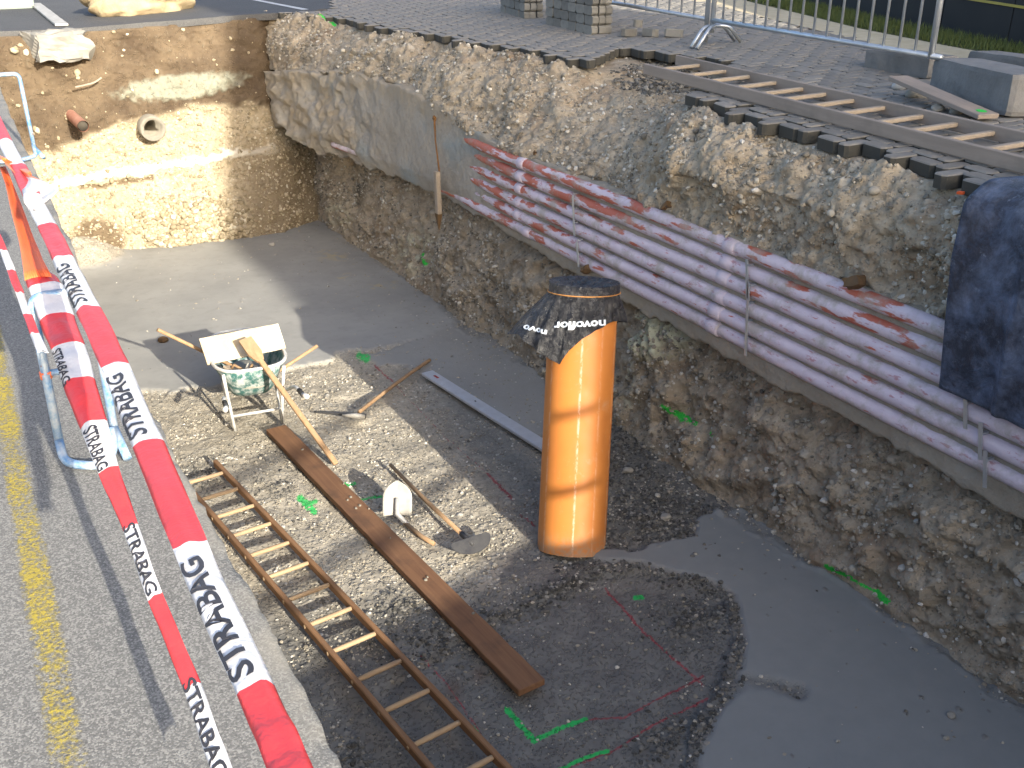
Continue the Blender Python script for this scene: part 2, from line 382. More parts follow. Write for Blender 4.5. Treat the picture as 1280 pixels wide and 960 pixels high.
edge_pts += [(13.2, 4.62), (14.0, 4.35), (14.6, 4.05), (16, 4.0)]
XE = interp(edge_pts)
YN, YF = -2.25, 14.15           # ends of the pit
def YFT(x): return 14.45 + .12 * fbm(np.asarray(x) * 1.3, np.asarray(x) * 0 + 3.3, 5, 3)
def ylist(fine=.0125):
    return np.concatenate([np.arange(YN, 1.6, .06), np.arange(1.6, 6.6, fine), np.arange(6.6, 10, .018), np.arange(10, 14.8, .024)])

# ------------------------------------------------------------------ pit floor
Yl = np.concatenate([np.arange(YN - .1, 1.7, .05), np.arange(1.7, 6.0, .0115), np.arange(6.0, 9, .016), np.arange(9, 14.9, .026)])
Xl = np.concatenate([np.arange(.2, .8, .03), np.arange(.8, 4.5, .0125), np.arange(4.5, 5.0, .03)])
X, Y = np.meshgrid(Xl, Yl)
Z = np.zeros_like(X)
PX, PY = project(np.stack([X, Y, Z], -1))
wx = PX + 9 * fbm(X * 3, Y * 3, 11, 4) + 5 * fbm(X * 11, Y * 11, 12, 3); wy = PY + 6 * fbm(X * 3, Y * 3, 13, 4) + 4 * fbm(X * 11, Y * 11, 14, 3)
far_c = inpoly(wx, wy, [(20, 200), (700, 200), (640, 400), (575, 408), (520, 425), (440, 441), (375, 456), (320, 470), (235, 488), (150, 492), (20, 480)])
mid_c = inpoly(wx, wy, [(575, 404), (640, 420), (700, 500), (690, 545), (640, 540), (600, 505), (560, 478), (520, 460), (470, 458), (452, 444), (520, 425)])
near_c = inpoly(wx, wy, [(735, 682), (790, 690), (860, 668), (878, 645), (930, 632), (1010, 672), (1060, 700), (1500, 1030), (1500, 1500), (820, 1500), (878, 960), (888, 905), (925, 850), (936, 800), (922, 752), (880, 722), (800, 706), (745, 700)])
slab = inpoly(wx, wy, [(600, 783), (640, 762), (690, 742), (740, 722), (800, 712), (860, 722), (905, 752), (918, 800), (900, 850), (866, 900), (860, 1000), (500, 1000), (430, 900), (520, 830)])
rim = segdist(wx, wy, [(600, 783), (640, 762), (690, 742), (735, 720), (765, 702), (810, 705), (870, 722), (915, 760), (930, 805), (905, 860), (885, 910), (875, 965)])
rough2 = segdist(wx, wy, [(905, 870), (935, 850), (1000, 868)])
pile = np.clip(1 - segdist(wx, wy, [(775, 560), (800, 610), (830, 640), (870, 668)]) / 55, 0, 1)
dark_l = np.clip(1 - segdist(wx, wy, [(490, 790), (560, 800), (590, 800)]) / 60, 0, 1)
blur = lambda m: (m + np.roll(m, 1, 0) + np.roll(m, -1, 0) + np.roll(m, 1, 1) + np.roll(m, -1, 1)) / 5
con = np.maximum(far_c, near_c).astype(float); con = np.maximum(con, mid_c * .8)
edge_r = segdist(wx, wy, [(440, 300), (520, 352), (590, 412), (700, 470), (790, 520), (910, 640), (1040, 712), (1280, 892)])
con = con * np.clip(.35 + edge_r / 16, 0, 1)
con *= np.clip(rough2 / 12, .25, 1)
con = blur(blur(con))
coarse = np.clip(np.maximum.reduce([1.15 - rim / 19, .95 - np.hypot((wx - 862) / 62, (wy - 775) / 42) * .75, .9 - np.hypot((wx - 835) / 50, (wy - 925) / 45) * .7, pile * 1.5, .8 - rough2 / 14, dark_l * .8]), 0, 1) * (.5 + .5 * sstep(-.1, .3, fbm(X * 9, Y * 9, 21, 3)))
coarse = np.clip(coarse + .9 * sstep(.18, .5, fbm(X * 1.6, Y * 1.6, 33, 4)) * sstep(520, 640, PY) * .6 * (1 - slab), 0, 1) * (1 - con * .9)
damp_shade = np.clip(slab * .8 + sstep(720, 800, wy) * .9 + mid_c * .3 + .5 * sstep(430, 560, wx - .55 * (wy - 430)) * (wy < 700), 0, 1)  # moist slab fines, plus the near and right-hand shade put into the tone
damp_shade = np.maximum(damp_shade, inpoly(wx, wy, [(640, 700), (690, 640), (730, 560), (1000, 560), (1500, 1030), (1500, 1500), (400, 1500), (430, 790), (600, 745)]) * .85); damp_shade = blur(blur(damp_shade))
gr = (1 - con)
d1, i1 = domes(X, Y, .05, 1, .75, .2, .42); d2, i2 = domes(X, Y, .028, 41, .7, .25, .5); d3, i3 = domes(X, Y, .16, 61, .10, .12, .25)
d1 = d1 * (1 - .75 * slab); d2 = d2 * (1 - .5 * slab)
Z = gr * (np.maximum(np.maximum(d1, d2), d3) * .7 + .018 * fbm(X * 5, Y * 5, 71, 4) - .02) + coarse * gr * (.045 * np.abs(fbm(X * 14, Y * 14, 72, 4)) + .012)
Z += con * (.012 + .010 * fbm(X * 1.1, Y * 1.1, 73, 4)) - slab * .018 * gr
lump = sstep(.1, .6, 1 - edge_r / 18) * (PY > 290); Z += lump * .03 * np.abs(fbm(X * 9, Y * 9, 75, 3))
mound = np.exp(-(((X - 1.05) / .42) ** 2 + ((Y - 13.9) / .45) ** 2)); Z += mound * (.30 + .06 * fbm(X * 7, Y * 7, 77, 4))
con *= (1 - sstep(.12, .3, mound))
peb = np.where(np.maximum(d1, d3) > .004, 1., 0) * gr; pebc = np.where(d3 > d1, .6 + .4 * i3, i1)
# a few stones lie scattered on the fresh concrete
s4, j4 = domes(X, Y, .11, 91, .14, .08, .19, .9); s4 = np.where(edge_r < 90, s4, s4 * (j4 > .75)) * con
Z += s4 * .8; peb = np.maximum(peb, (s4 > .003) * .9); pebc = np.where(s4 > .003, j4, pebc); con = con * (1 - (s4 > .003))
UX, UY = PX + 1.2 * fbm(X * 30, Y * 30, 15, 2), PY + 1.2 * fbm(X * 30, Y * 30, 16, 2)
gm = np.minimum.reduce([segdist(UX, UY, s) * k for s, k in [
    ([(634, 879), (650, 899), (668, 919)], 1), ([(668, 919), (700, 905), (732, 891)], 1.2), ([(688, 960), (724, 943), (760, 931)], 1.4),
    ([(375, 620), (392, 636)], .8), ([(380, 628), (394, 624)], 1.3), ([(449, 443), (458, 447)], .8), ([(432, 604), (442, 602)], 1.2), ([(450, 622), (478, 618)], 2), ([(590, 902), (596, 908)], 1.6), ([(795, 742), (803, 742)], 1)]])
green = np.clip(1.35 - gm / 5.2, 0, 1)
rd = np.minimum.reduce([segdist(UX, UY, s) * k for s, k in [
    ([(757, 730), (810, 790), (868, 838), (880, 850)], 1), ([(880, 838), (780, 890), (732, 893)], 1), ([(885, 866), (830, 893), (760, 935), (690, 960)], 1), ([(525, 815), (560, 850), (600, 910)], 1.3), ([(468, 455), (490, 475)], 1.4),
    ([(490, 475), (560, 548), (610, 590)], 3.0), ([(610, 590), (640, 620)], .8), ([(650, 640), (668, 655)], 1.6)]])
red = np.clip(1.0 - rd / 4.6, 0, 1) * .95
stain = np.clip(1.2 - np.minimum(np.hypot(UX - 598, UY - 838) / 13, np.hypot((UX - 566) / 1, (UY - 858) / 1.6) / 14), 0, 1) * .6
sand = np.clip(.9 - np.minimum.reduce([np.hypot((wx - 415) / 26, (wy - 320) / 7), np.hypot((wx - 480) / 22, (wy - 360) / 7), np.hypot((wx - 430) / 12, (wy - 345) / 4)]), 0, 1) * sstep(-.2, .3, fbm(X * 16, Y * 16, 95, 3))
fl = gridmesh('ground', np.stack([X, Y, Z], -1), 'pit_floor_ground', attrs=dict(concrete=con, damp_shade=damp_shade, coarse=coarse, peb=peb, pebc=pebc, green=green, red=red, stain=stain, sand=sand, wet=blur(near_c.astype(float))))
tag(fl, kind='structure'); fl['label'] = 'pit floor of grey lean concrete and crushed gravel'
from bisect import bisect
FZ = (Xl, Yl, Z); X_f, Y_f, con_f, coarse_f, slab_f, edge_f = X, Y, con, coarse, slab, edge_r
def fz(x, y):
    i = min(max(bisect(FZ[1], y), 1), len(FZ[1]) - 1); j = min(max(bisect(FZ[0], x), 1), len(FZ[0]) - 1)
    return float(FZ[2][max(i - 2, 0):i + 2, max(j - 2, 0):j + 2].max())

# ------------------------------------------------------------------ earth faces
def xb(Y): return np.interp(Y, [-3, 9.4, 11.5, 13.1, 14.2, 15], [4.42, 4.42, 4.32, 4.08, 3.92, 3.88])      # face of the cable duct bank
def zb0(Y): return np.interp(Y, [-3, 2.6, 3.3, 4.3, 5.2, 6.4, 8, 9.7, 11.5, 13.1, 14.2, 15], [1.05, 1.09, 1.15, 1.14, 1.17, 1.17, 1.27, 1.34, 1.33, 1.30, 1.42, 1.45])
def zb1(Y): return np.interp(Y, [-3, 2.6, 5, 8.6, 9.6, 10.5, 12, 13.2, 14.2, 15], [1.86, 1.925, 1.975, 2.06, 2.26, 2.36, 2.36, 2.30, 2.2, 2.2])
Yw = ylist(); N = 235
rows = np.zeros((len(Yw), N, 3)); S = np.zeros((len(Yw), N)); NRM = np.zeros((len(Yw), N, 2))
hol = lambda Y: np.exp(-((Y - 7.15) / .72) ** 2)            # hollow where the paving has been taken up
for i, y in enumerate(Yw):
    e = float(XE(y)); zt = float(gz(e, y)); b0 = float(zb0(y)); b1 = float(zb1(y)); f = float(xb(y)); h = hol(y)
    pv = .065 if y < 13.6 else .03
    back = max(f, min(4.55, 4.55))
    bul = .14 * math.exp(-((y - 5.2) / 1.0) ** 2)
    P = [(4.48, -.06), (4.52, .10), (4.56, .40), (4.60, .75), (max(4.66, f + .2), b0 - .12), (max(4.64, f + .18), b0 + .05),
         (f + .20, b1 - .10), (f + .02, b1 + .02), (f + .05 + .1 * (e - f) - bul * .3, b1 + .14 + .02 * h), (f + .5 * (e - f) - bul - .05 * (1 - h) + .25 * h, .45 * b1 + .55 * zt - .06 * h), (e - .06 - .5 * bul + .5 * h, zt - .16 - .12 * h), (e + .05 + .7 * h, zt - pv - .16 * h), (e + .7 + .35 * h, float(gz(e + .7 + .35 * h, y)) - pv - .01 - .12 * h), (e + 1.9, float(gz(e + 1.9, y)) - pv - .03)]
    P = np.array(P); d = np.concatenate([[0], np.cumsum(np.hypot(*np.diff(P, axis=0).T))])
    wts = np.concatenate([np.linspace(0, d[-3], N - 22), np.linspace(d[-3], d[-1], 23)[1:]])
    rows[i, :, 0] = np.interp(wts, d, P[:, 0]); rows[i, :, 1] = y; rows[i, :, 2] = np.interp(wts, d, P[:, 1]); S[i] = wts
for _ in range(3):
    rows[:, 1:-1, [0, 2]] = .25 * rows[:, :-2, [0, 2]] + .5 * rows[:, 1:-1, [0, 2]] + .25 * rows[:, 2:, [0, 2]]
T = np.gradient(rows[:, :, [0, 2]], axis=1); T /= np.linalg.norm(T, axis=2, keepdims=True) + 1e-9
nx, nz = -T[:, :, 1], T[:, :, 0]
YY = rows[:, :, 1]
PX, PY = project(rows)
d1, i1 = domes(YY, S, .055, 101, .6, .2, .45); d2, i2 = domes(YY, S, .14, 111, .22, .12, .30); d3, i3 = domes(YY, S, .03, 121, .6, .25, .5)
low = np.clip((zb0(YY) - rows[:, :, 2]) / .1, 0, 1); toe = np.clip(1 - rows[:, :, 2] / .25, 0, 1)
big = fbm(YY * 1.5, S * 1.3, 131, 4); mid = fbm(YY * 5, S * 6, 132, 4); sm = fbm(YY * 17, S * 17, 133, 3)
ridge = 1 - np.abs(fbm(YY * 2.6 + .4 * S, S * 3.1, 134, 3)) * 2.2
upl = (rows[:, :, 2] > zb1(YY) + .02).astype(float); onflat = np.clip((rows[:, :, 2] > gz(rows[:, :, 0], YY) - .11) * 1., 0, 1) * (T[:, :, 1] < .3)
disp = .13 * big + .07 * mid + .034 * sm + .012 * fbm(YY * 45, S * 45, 135, 2) + .07 * np.clip(ridge, 0, 1) * low + np.maximum(np.maximum(d1 * .75, d2 * .9), d3 * .6)
smooth_zone = upl * sstep(.32, .05, rows[:, :, 2] - zb1(YY)) * sstep(4.4, 5.2, YY) * .0
disp = disp * (1 - .8 * onflat) * (1 - .6 * toe) - onflat * .01
mouth = (rows[:, :, 2] > zb0(YY) - .02) & (rows[:, :, 2] < zb1(YY)); disp = np.where(mouth, np.minimum(disp, .05), disp)
pale = np.clip(1.2 - np.hypot((PX - 828) / 48, (PY - 418) / 32), 0, 1); pale = np.clip(pale * 2, 0, 1) * sstep(-.35, .1, mid)
pale2 = np.maximum.reduce([np.clip(1.3 - np.hypot((PX - 525) / 32, (PY - 315) / 26), 0, 1), np.clip(1.2 - np.hypot((PX - 430) / 18, (PY - 268) / 18), 0, 1), np.clip(1.1 - np.hypot((PX - 790) / 14, (PY - 480) / 50), 0, 1)]) * sstep(0, .25, sm) * .8
disp += pale * (.07 + .03 * np.sin(PX * .55 + 4 * mid))
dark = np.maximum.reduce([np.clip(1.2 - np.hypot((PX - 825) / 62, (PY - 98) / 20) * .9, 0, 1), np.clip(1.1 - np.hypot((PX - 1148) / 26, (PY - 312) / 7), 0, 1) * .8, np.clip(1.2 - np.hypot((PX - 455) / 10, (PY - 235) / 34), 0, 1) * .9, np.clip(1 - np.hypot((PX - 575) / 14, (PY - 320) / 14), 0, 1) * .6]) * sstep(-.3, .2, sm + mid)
gw = np.minimum.reduce([segdist(PX, PY, s) * k for s, k in [([(834, 508), (850, 524)], 1), ([(852, 524), (866, 530)], 1.5), ([(884, 541), (888, 545)], 1.6), ([(1042, 708), (1066, 722)], 1), ([(1096, 740), (1110, 752)], .9), ([(1066, 722), (1096, 740)], 2.4), ([(525, 318), (530, 330)], 1.4), ([(400, 22), (418, 30)], 1.8)]])
green = np.clip(1.25 - gw / 6, 0, 1)
W = rows.copy(); W[:, :, 0] += nx * disp; W[:, :, 2] += nz * disp
peb = np.where((d1 > .006) | (d2 > .01), 1., 0.) * (1 - pale); pebc = np.where(d2 * .9 > d1 * .75, .5 + .5 * i2, i1 * .8)
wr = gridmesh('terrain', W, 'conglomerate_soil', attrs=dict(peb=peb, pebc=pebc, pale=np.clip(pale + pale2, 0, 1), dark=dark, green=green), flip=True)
WR = W; tag(wr, kind='structure'); wr['label'] = 'gravelly beige earth face below the paved edge of the pit'
# far face
Xf = np.arange(.1, 4.75, .0165); Zf = np.concatenate([np.arange(-.1, 3.2, .0165)])
XX, ZZ = np.meshgrid(Xf, Zf)
topz = gz(XX, 14.5) - .05; ZZ = np.minimum(ZZ, topz)
YY = YF + .09 * ZZ - .14 * sstep(1.0, 0, ZZ) + .45 * sstep(3.7, 4.6, XX)
PX, PY = project(np.stack([XX, YY, ZZ], -1))
d1, i1 = domes(XX, ZZ, .075, 201, .6, .2, .42); d2, i2 = domes(XX, ZZ, .17, 211, .2, .12, .28); d4, i4 = domes(XX, ZZ, .11, 221, .9, .28, .5, .8)
big = fbm(XX * 1.4, ZZ * 1.6, 231, 4); mid = fbm(XX * 5, ZZ * 6, 232, 4); sm = fbm(XX * 15, ZZ * 18, 233, 3)
cob = np.clip(1.25 - np.hypot((PX - 232) / 75, (PY - 275) / 32), 0, 1); cob = sstep(.05, .4, cob + .2 * mid)
lline = segdist(PX + 3 * mid, PY + 5 * mid, [(60, 232), (110, 222), (160, 216), (215, 205), (260, 196), (345, 186)])
lime = sstep(8, 2, lline + 5 * sm) * np.clip(1.1 - np.clip(PX - 250, 0, 200) / 160, .3, 1)
crack = sstep(3.5, 1, segdist(PX + 2 * mid, PY + 4 * mid, [(100, 233), (130, 234), (165, 227), (190, 222)]))
lay = sstep(1.30, 1.12, ZZ * .72 + .09 * big + .03 * sm + .05 * np.sin(XX * 2 + 1)) if False else sstep(-6, 6, (PY - np.interp(PX, [0, 60, 100, 140, 170, 220, 300, 460], [200, 190, 178, 160, 152, 138, 132, 140])) + 10 * mid)
pale = sstep(.1, .5, np.clip(1.3 - np.hypot((PX - 225) / 75, (PY - 108 + .12 * (PX - 225)) / 15), 0, 1) + .25 * sm) * .85
dark = np.maximum(crack, sstep(.2, .6, np.clip(1.2 - np.hypot((PX - 120) / 44, (PY - 298) / 33), 0, 1) + .2 * mid))
dark = np.maximum(dark, .65 * sstep(280, 330, PX) * sstep(150, 210, PY))  # shade on the right, below the duct bank, put into the earth colour
disp = .09 * big + .045 * mid + .018 * sm + np.maximum(d1 * .7, d2 * .8) * (.4 + .6 * lay) + cob * (d4 * 1.0 + .02) + lime * .05 + pale * .03 - crack * .05 + .10 * np.exp(-(((XX - .95) / .45) ** 2 + ((ZZ - .28) / .3) ** 2))
disp *= np.where(ZZ > topz - .12, .45, 1)
bore = np.hypot(XX - on_y(190, 160, YF + .02)[0], ZZ - on_y(190, 160, YF + .02)[2]); disp = np.where(bore < .14, -1.3, np.where(bore < .2, np.minimum(disp, .04), disp))
P = np.stack([XX, YY - disp, ZZ], -1); P = np.where((ZZ >= topz - 1e-6)[..., None], np.stack([XX, np.full_like(XX, 14.9), topz], -1), P)
P_far, lay_far, lime_far, cob_far = P, lay, lime, cob
peb = np.clip((d1 > .008) * 1. + (d2 > .012) + (cob > .5) * (d4 > .01), 0, 1); pebc = np.where((cob > .5) & (d4 > .01), .6 + .4 * i4, np.where(d2 > d1, i2, i1 * .85))
ff = gridmesh('terrain', P, 'layered_soil', attrs=dict(layer=lay, peb=peb, pebc=pebc, pale=pale, lime=lime, dark=dark))
tag(ff, kind='structure'); ff['label'] = 'layered brown and beige earth face across the end of the pit'
# faces below the road and at the near end (behind the camera)
Yg = np.arange(YN, 14.7, .05); Zg = np.linspace(-.1, 1, 56)
YY, TT = np.meshgrid(Yg, Zg); tz = zl(YY) - .02; ZZ = -.1 + (tz + .1) * np.clip(TT, 0, 1)
XX = XL(YY) - .13 - .02 * np.clip(1 - ZZ / 2.3, 0, 1) + .05 * fbm(YY * 3, ZZ * 3, 301, 4) * np.clip((tz - ZZ) * 4, 0, 1)
zero = np.zeros_like(XX)
lf = gridmesh('terrain', np.stack([XX, YY, ZZ], -1), 'conglomerate_soil', attrs=dict(peb=zero, pebc=zero, pale=zero, dark=zero, green=zero), flip=True)
tag(lf, kind='structure'); lf['label'] = 'steep earth face below the asphalt road edge'
Xg = np.arange(0, 5.4, .05); XX, TT = np.meshgrid(Xg, Zg); tz = gz(XX, YN) - .02; ZZ = -.1 + (tz + .1) * TT
YY = YN - .1 * TT + .05 * fbm(XX * 3, ZZ * 3, 302, 4) * np.clip((tz - ZZ) * 4, 0, 1); zero = np.zeros_like(XX)
nf_ = gridmesh('terrain', np.stack([XX, YY, ZZ], -1), 'conglomerate_soil', attrs=dict(peb=zero, pebc=zero, pale=zero, dark=zero, green=zero), flip=True)
tag(nf_, kind='structure'); nf_['label'] = 'earth face closing the near end of the pit'

# ------------------------------------------------------------------ road and ground round the pit
def sheet(name, xs_of_y, ys, mat, zf, attrs=None, drop=0.):
    n = len(xs_of_y(ys[0])); P = np.zeros((len(ys), n, 3))
    for i, y in enumerate(ys): xs = np.asarray(xs_of_y(y)); P[i, :, 0] = xs; P[i, :, 1] = y; P[i, :, 2] = zf(xs, y) - drop
    return P
u = np.concatenate([np.linspace(0, 1, 26)])
ys = np.concatenate([[-150, -60, -30, -15, -6], np.arange(YN - .1, 1.4, .12), np.arange(1.4, 7, .02), np.arange(7, 14.65, .05)])
def lx(y):
    e = float(XL(y)) + .012 * max(0., min(1., (6.5 - y) / 3)) * float(fbm(np.array([y * 22.]), np.array([.5]), 401, 3)[0]) + .018 * float(fbm(np.array([y * 3.]), np.array([.5]), 402, 3)[0])
    if y <= YN: e = .4
    return [-150, -40, -12, -5, -2, -1, -.5, -.25, 0, .1, .18, e - .12, e - .06, e - .02, e - .006, e]
def lz(xs, y): return zl(y) + 0 * xs
P = sheet('road', lx, ys, 'asphalt', lz); P[:, -1, 2] -= .10; P[:, -2, 2] -= .006
P2 = P[:, -1:, :].copy(); P2[:, :, 0] -= .03; P2[:, :, 2] -= .09; P = np.concatenate([P, P2], 1)
dust = sstep(.10, .0, (XL(P[:, :, 1]) - P[:, :, 0])) * .55 * sstep(-.3, .4, fbm(P[:, :, 0] * 9, P[:, :, 1] * 9, 411, 4))
road = gridmesh('road', P, 'asphalt', attrs=dict(dust=dust)); tag(road, kind='structure'); road['label'] = 'grey worn asphalt road beside the pit'
# beyond the far end: asphalt over the whole width, with a broken edge
xs = np.concatenate([np.linspace(-150, .3, 9), np.arange(.36, 4.7, .06), np.linspace(4.8, 150, 16)])
vs_ = np.array([0, .004, .02, .3, 1, 2.5, 5, 10, 30, 150.])
P = np.zeros((len(vs_) + 1, len(xs), 3))
for j, x in enumerate(xs):
    y0 = float(YFT(x)) if .3 < x < 4.75 else 14.65
    for i, v in enumerate(vs_): P[i + 1, j] = (x, y0 + v, float(gz(x, y0 + v)) + (-.006 if i == 0 else 0))
    P[0, j] = P[1, j] - np.array([0, -.01, .08])
fr = gridmesh('road', P, 'dark_asphalt', attrs=dict(dust=sstep(.25, 0, P[:, :, 1] - 14.5) * (P[:, :, 0] < 4.8) * .0)); tag(fr, kind='structure'); fr['label'] = 'dark asphalt beyond the end of the pit'
# right of the pit: bedding under the paving; near end closes round behind the camera
ys = np.concatenate([[-150, -60, -30, -15, -6], np.arange(YN - .1, 14.64, .25), [14.64]])
P = sheet('ground', lambda y: [float(XE(y)) + 1.45 if y > YN else 4.4, float(XE(y)) + 1.8 if y > YN else 6, 8, 10, 14, 30, 150], ys, '', lambda x, y: zr(x, y), None, .095)
rg = gridmesh('ground', P, 'bedding_sand'); tag(rg, kind='structure'); rg['label'] = 'sandy bedding below the paving'
ys = np.array([-150, -60, -30, -15, -6, YN - .1]); P = sheet('ground', lambda y: [.4, 1.5, 2.5, 3.5, 4.4], ys, '', lambda x, y: gz(x, y), None, .0)
ng = gridmesh('ground', P, 'asphalt', attrs=dict(dust=np.zeros(P.shape[:2]))); tag(ng, kind='structure'); ng['label'] = 'asphalt behind the near end of the pit'

# ------------------------------------------------------------------ loose and bedded stones
b = NB('stone_mix')
c = b.ramp(b.attr('tone'), [(0, (.13, .12, .10)), (.3, (.26, .23, .18)), (.65, (.36, .325, .26)), (.9, (.48, .45, .38)), (1, (.62, .59, .53))])
c = b.mix(b.ramp(b.noise(50, None, 5, .7), [(.4, 0.), (.7, .45)]), c, (.25, .215, .16)); b.fin(c, .9, b.bump(b.noise(150, None, 3), .3, .002), 0, .2)
b = NB('stone_dark')
c = b.ramp(b.attr('tone'), [(0, (.05, .048, .043)), (.5, (.11, .105, .093)), (.9, (.18, .17, .15)), (1, (.30, .28, .24))]); b.fin(c, .9, None, 0, .2)
b = NB('stone_beige')  # warm beige stones of the far face
c = b.ramp(b.attr('tone'), [(0, (.22, .18, .115)), (.4, (.325, .27, .18)), (.85, (.41, .355, .255)), (1, (.53, .485, .39))]); b.fin(c, .92, None, 0, .15)
g = np.random.default_rng(3)
def pick(weight, n):
    w = np.clip(weight, 0, None).reshape(-1).astype(float); return g.choice(len(w), n, p=w / w.sum())
# right face
px_, py_ = project(W); vis = ((px_ > 300) & (px_ < 1290) & (py_ > -5) & (py_ < 970)).astype(float)
area = np.gradient(W[:, :, 1], axis=0) * np.linalg.norm(np.gradient(W, axis=1), axis=2)
expo = vis * area * (1 - mouth) * (1 - onflat * .7); clump = .25 + sstep(-.25, .4, fbm(W[:, :, 1] * 3, S * 3, 140, 3))
i_ = pick(expo * clump, 26000); r_ = .005 + .021 * g.random(26000) ** 2.8
pebbles('bedded_stones', W.reshape(-1, 3)[i_] + np.stack([-r_ * .15, 0 * r_, 0 * r_], -1) + g.normal(0, .004, (26000, 3)), r_, 'stone_mix', wr, 11, (.85, 1, .85))
i_ = pick(expo, 110)
def single(parent, P_, r0_, r1_, mat, seed):
    for k, p in enumerate(P_):
        o = pebbles('stone', np.zeros((1, 3)), np.array([g.uniform(r0_, r1_)]), mat, parent, seed + k, (1, 1, .75), True); del o['kind']; o.location = tuple(map(float, p))
        md = o.modifiers.new('round', 'SUBSURF'); md.levels = 1; md.render_levels = 1
single(wr, W.reshape(-1, 3)[i_] + np.array([-.008, 0, 0]), .025, .048, 'stone_mix', 1000)
hd_ = np.clip(1.15 - np.hypot((px_ - 825) / 60, (py_ - 98) / 19), 0, 1); i_ = pick(area * hd_, 1500); r_ = .008 + .018 * g.random(1500) ** 2; pebbles('dark_gravel', W.reshape(-1, 3)[i_], r_, 'stone_dark', wr, 17)
# far face
px_, py_ = project(P_far); vis = ((px_ > -5) & (px_ < 480) & (py_ > 15)).astype(float)
i_ = pick(vis * (.03 + lay_far) * (1 - lime_far), 4200); r_ = .010 + .022 * g.random(4200) ** 2.2
pebbles('bedded_stones', P_far.reshape(-1, 3)[i_] + np.stack([0 * r_, -r_ * .1, 0 * r_], -1), r_, 'stone_beige', ff, 12, (1, .8, .8))
i_ = pick(vis * cob_far, 700); r_ = .025 + .03 * g.random(700); pebbles('cobbles', P_far.reshape(-1, 3)[i_], r_, 'stone_beige', ff, 13, (1, .8, .8), True)
# pit floor
FP = np.stack([X_f, Y_f, FZ[2]], -1); px_, py_ = project(FP); vis = ((px_ > -5) & (px_ < 1290) & (py_ < 975) & (Y_f > 1.7)).astype(float)
cell = np.gradient(Y_f, axis=0) * np.gradient(X_f, axis=1)
clump = .15 + sstep(-.2, .45, fbm(X_f * 4, Y_f * 4, 150, 3))
i_ = pick(vis * cell * (1 - con_f) * (1 - slab_f * .85) * (1 - coarse_f * .7) * clump, 17000); r_ = .004 + .011 * g.random(17000) ** 2.4
pebbles('gravel', FP.reshape(-1, 3)[i_], r_, 'stone_mix', fl, 14)
i_ = pick(vis * cell * coarse_f ** 2, 9000); r_ = .006 + .014 * g.random(9000) ** 2; pebbles('gravel', FP.reshape(-1, 3)[i_], r_, 'stone_dark', fl, 15)
i_ = pick(vis * cell * (con_f > .5) * (.08 + np.exp(-edge_f / 22)), 700); r_ = .004 + .010 * g.random(700) ** 2; pebbles('gravel', FP.reshape(-1, 3)[i_], r_, 'stone_mix', fl, 16)

# ------------------------------------------------------------------ paint of the objects
simple('lean_concrete', (.37, .34, .285), (.29, .27, .225), 4, .92, .6, 45, bdist=.01)
b = NB('duct_concrete')
c = b.mix(b.ramp(b.noise(2.2, None, 6, .6), [(.35, 0.), (.7, 1.)]), (.33, .30, .245), (.41, .38, .325))
c = b.mix(b.ramp(b.noise(1.1, b.vec((1, 1, 1.6)), 4, .5), [(.56, 0.), (.70, .55)]), c, (.22, .29, .31))
c = b.mix(b.ramp(b.noise(14, None, 6, .7), [(.5, 0.), (.75, .5)]), c, (.22, .19, .15))
c = b.mix(b.math('MULTIPLY', b.attr('soil'), b.ramp(b.noise(12, None, 6, .7), [(.3, 1.), (.7, .5)])), c, b.mix(b.noise(20, None, 6, .7), (.30, .245, .17), (.42, .36, .27)))
b.fin(c, .9, b.bump(b.noise(50, None, 6, .75), .9, .014, b.bump(b.noise(11, None, 6, .7), .8, .04)), 0, .2)
b = NB('conduit_plastic')
v = b.vec((2.2, 1.9, 11)); rr = b.attr('redness')
m = b.math('ADD', b.noise(1.5, v, 5, .6), rr)
c = b.mix(b.ramp(b.noise(9, b.vec((3, 1, 3)), 5, .6), [(.35, 0.), (.7, 1.)]), (.52, .44, .49), (.62, .54, .57))
c = b.mix(b.ramp(b.noise(13, b.vec((1.8, .6, 1.8)), 6, .7), [(.585, 0.), (.64, .75)]), c, (.36, .15, .16))
c = b.mix(b.ramp(m, [(.60, 0.), (.64, 1.)]), c, b.mix(b.noise(8), (.36, .085, .05), (.47, .15, .095)))
c = b.mix(b.ramp(b.noise(5, None, 5, .7), [(.50, 0.), (.66, .8)]), c, (.34, .30, .25))
b.fin(c, .6, b.bump(b.noise(60, None, 4), .2, .003), 0, .35)
wood('old_plank', (.22, .115, .058), (.13, .066, .036), (.075, .045, .03), 1)
wood('ladder_wood', (.27, .15, .075), (.18, .095, .048), (.13, .085, .055), 1)
wood('rung_wood', (.40, .29, .175), (.30, .20, .115), (.22, .15, .10), 0)
wood('tool_wood', (.38, .25, .14), (.28, .17, .09), (.30, .21, .13), 1)
wood('grey_wood', (.30, .25, .205), (.235, .195, .16), (.20, .17, .14), 1)
wood('pale_wood', (.33, .275, .21), (.26, .21, .155), (.28, .24, .19), 1)
wood('rotten_wood', (.12, .065, .03), (.13, .085, .04), (.05, .035, .022), 2)
b = NB('form_panel')
c = b.mix(b.ramp(b.noise(5, None, 6, .65), [(.42, 0.), (.62, 1.)]), (.46, .37, .24), (.58, .52, .41))
b.fin(c, .8, b.bump(b.noise(60, None, 5), .3, .003), 0, .2)
b = NB('orange_plastic')
c = b.mix(b.ramp(b.noise(2.5, b.vec((1, 1, .6)), 5, .6), [(.35, 0.), (.7, 1.)]), (.62, .225, .045), (.54, .185, .04))
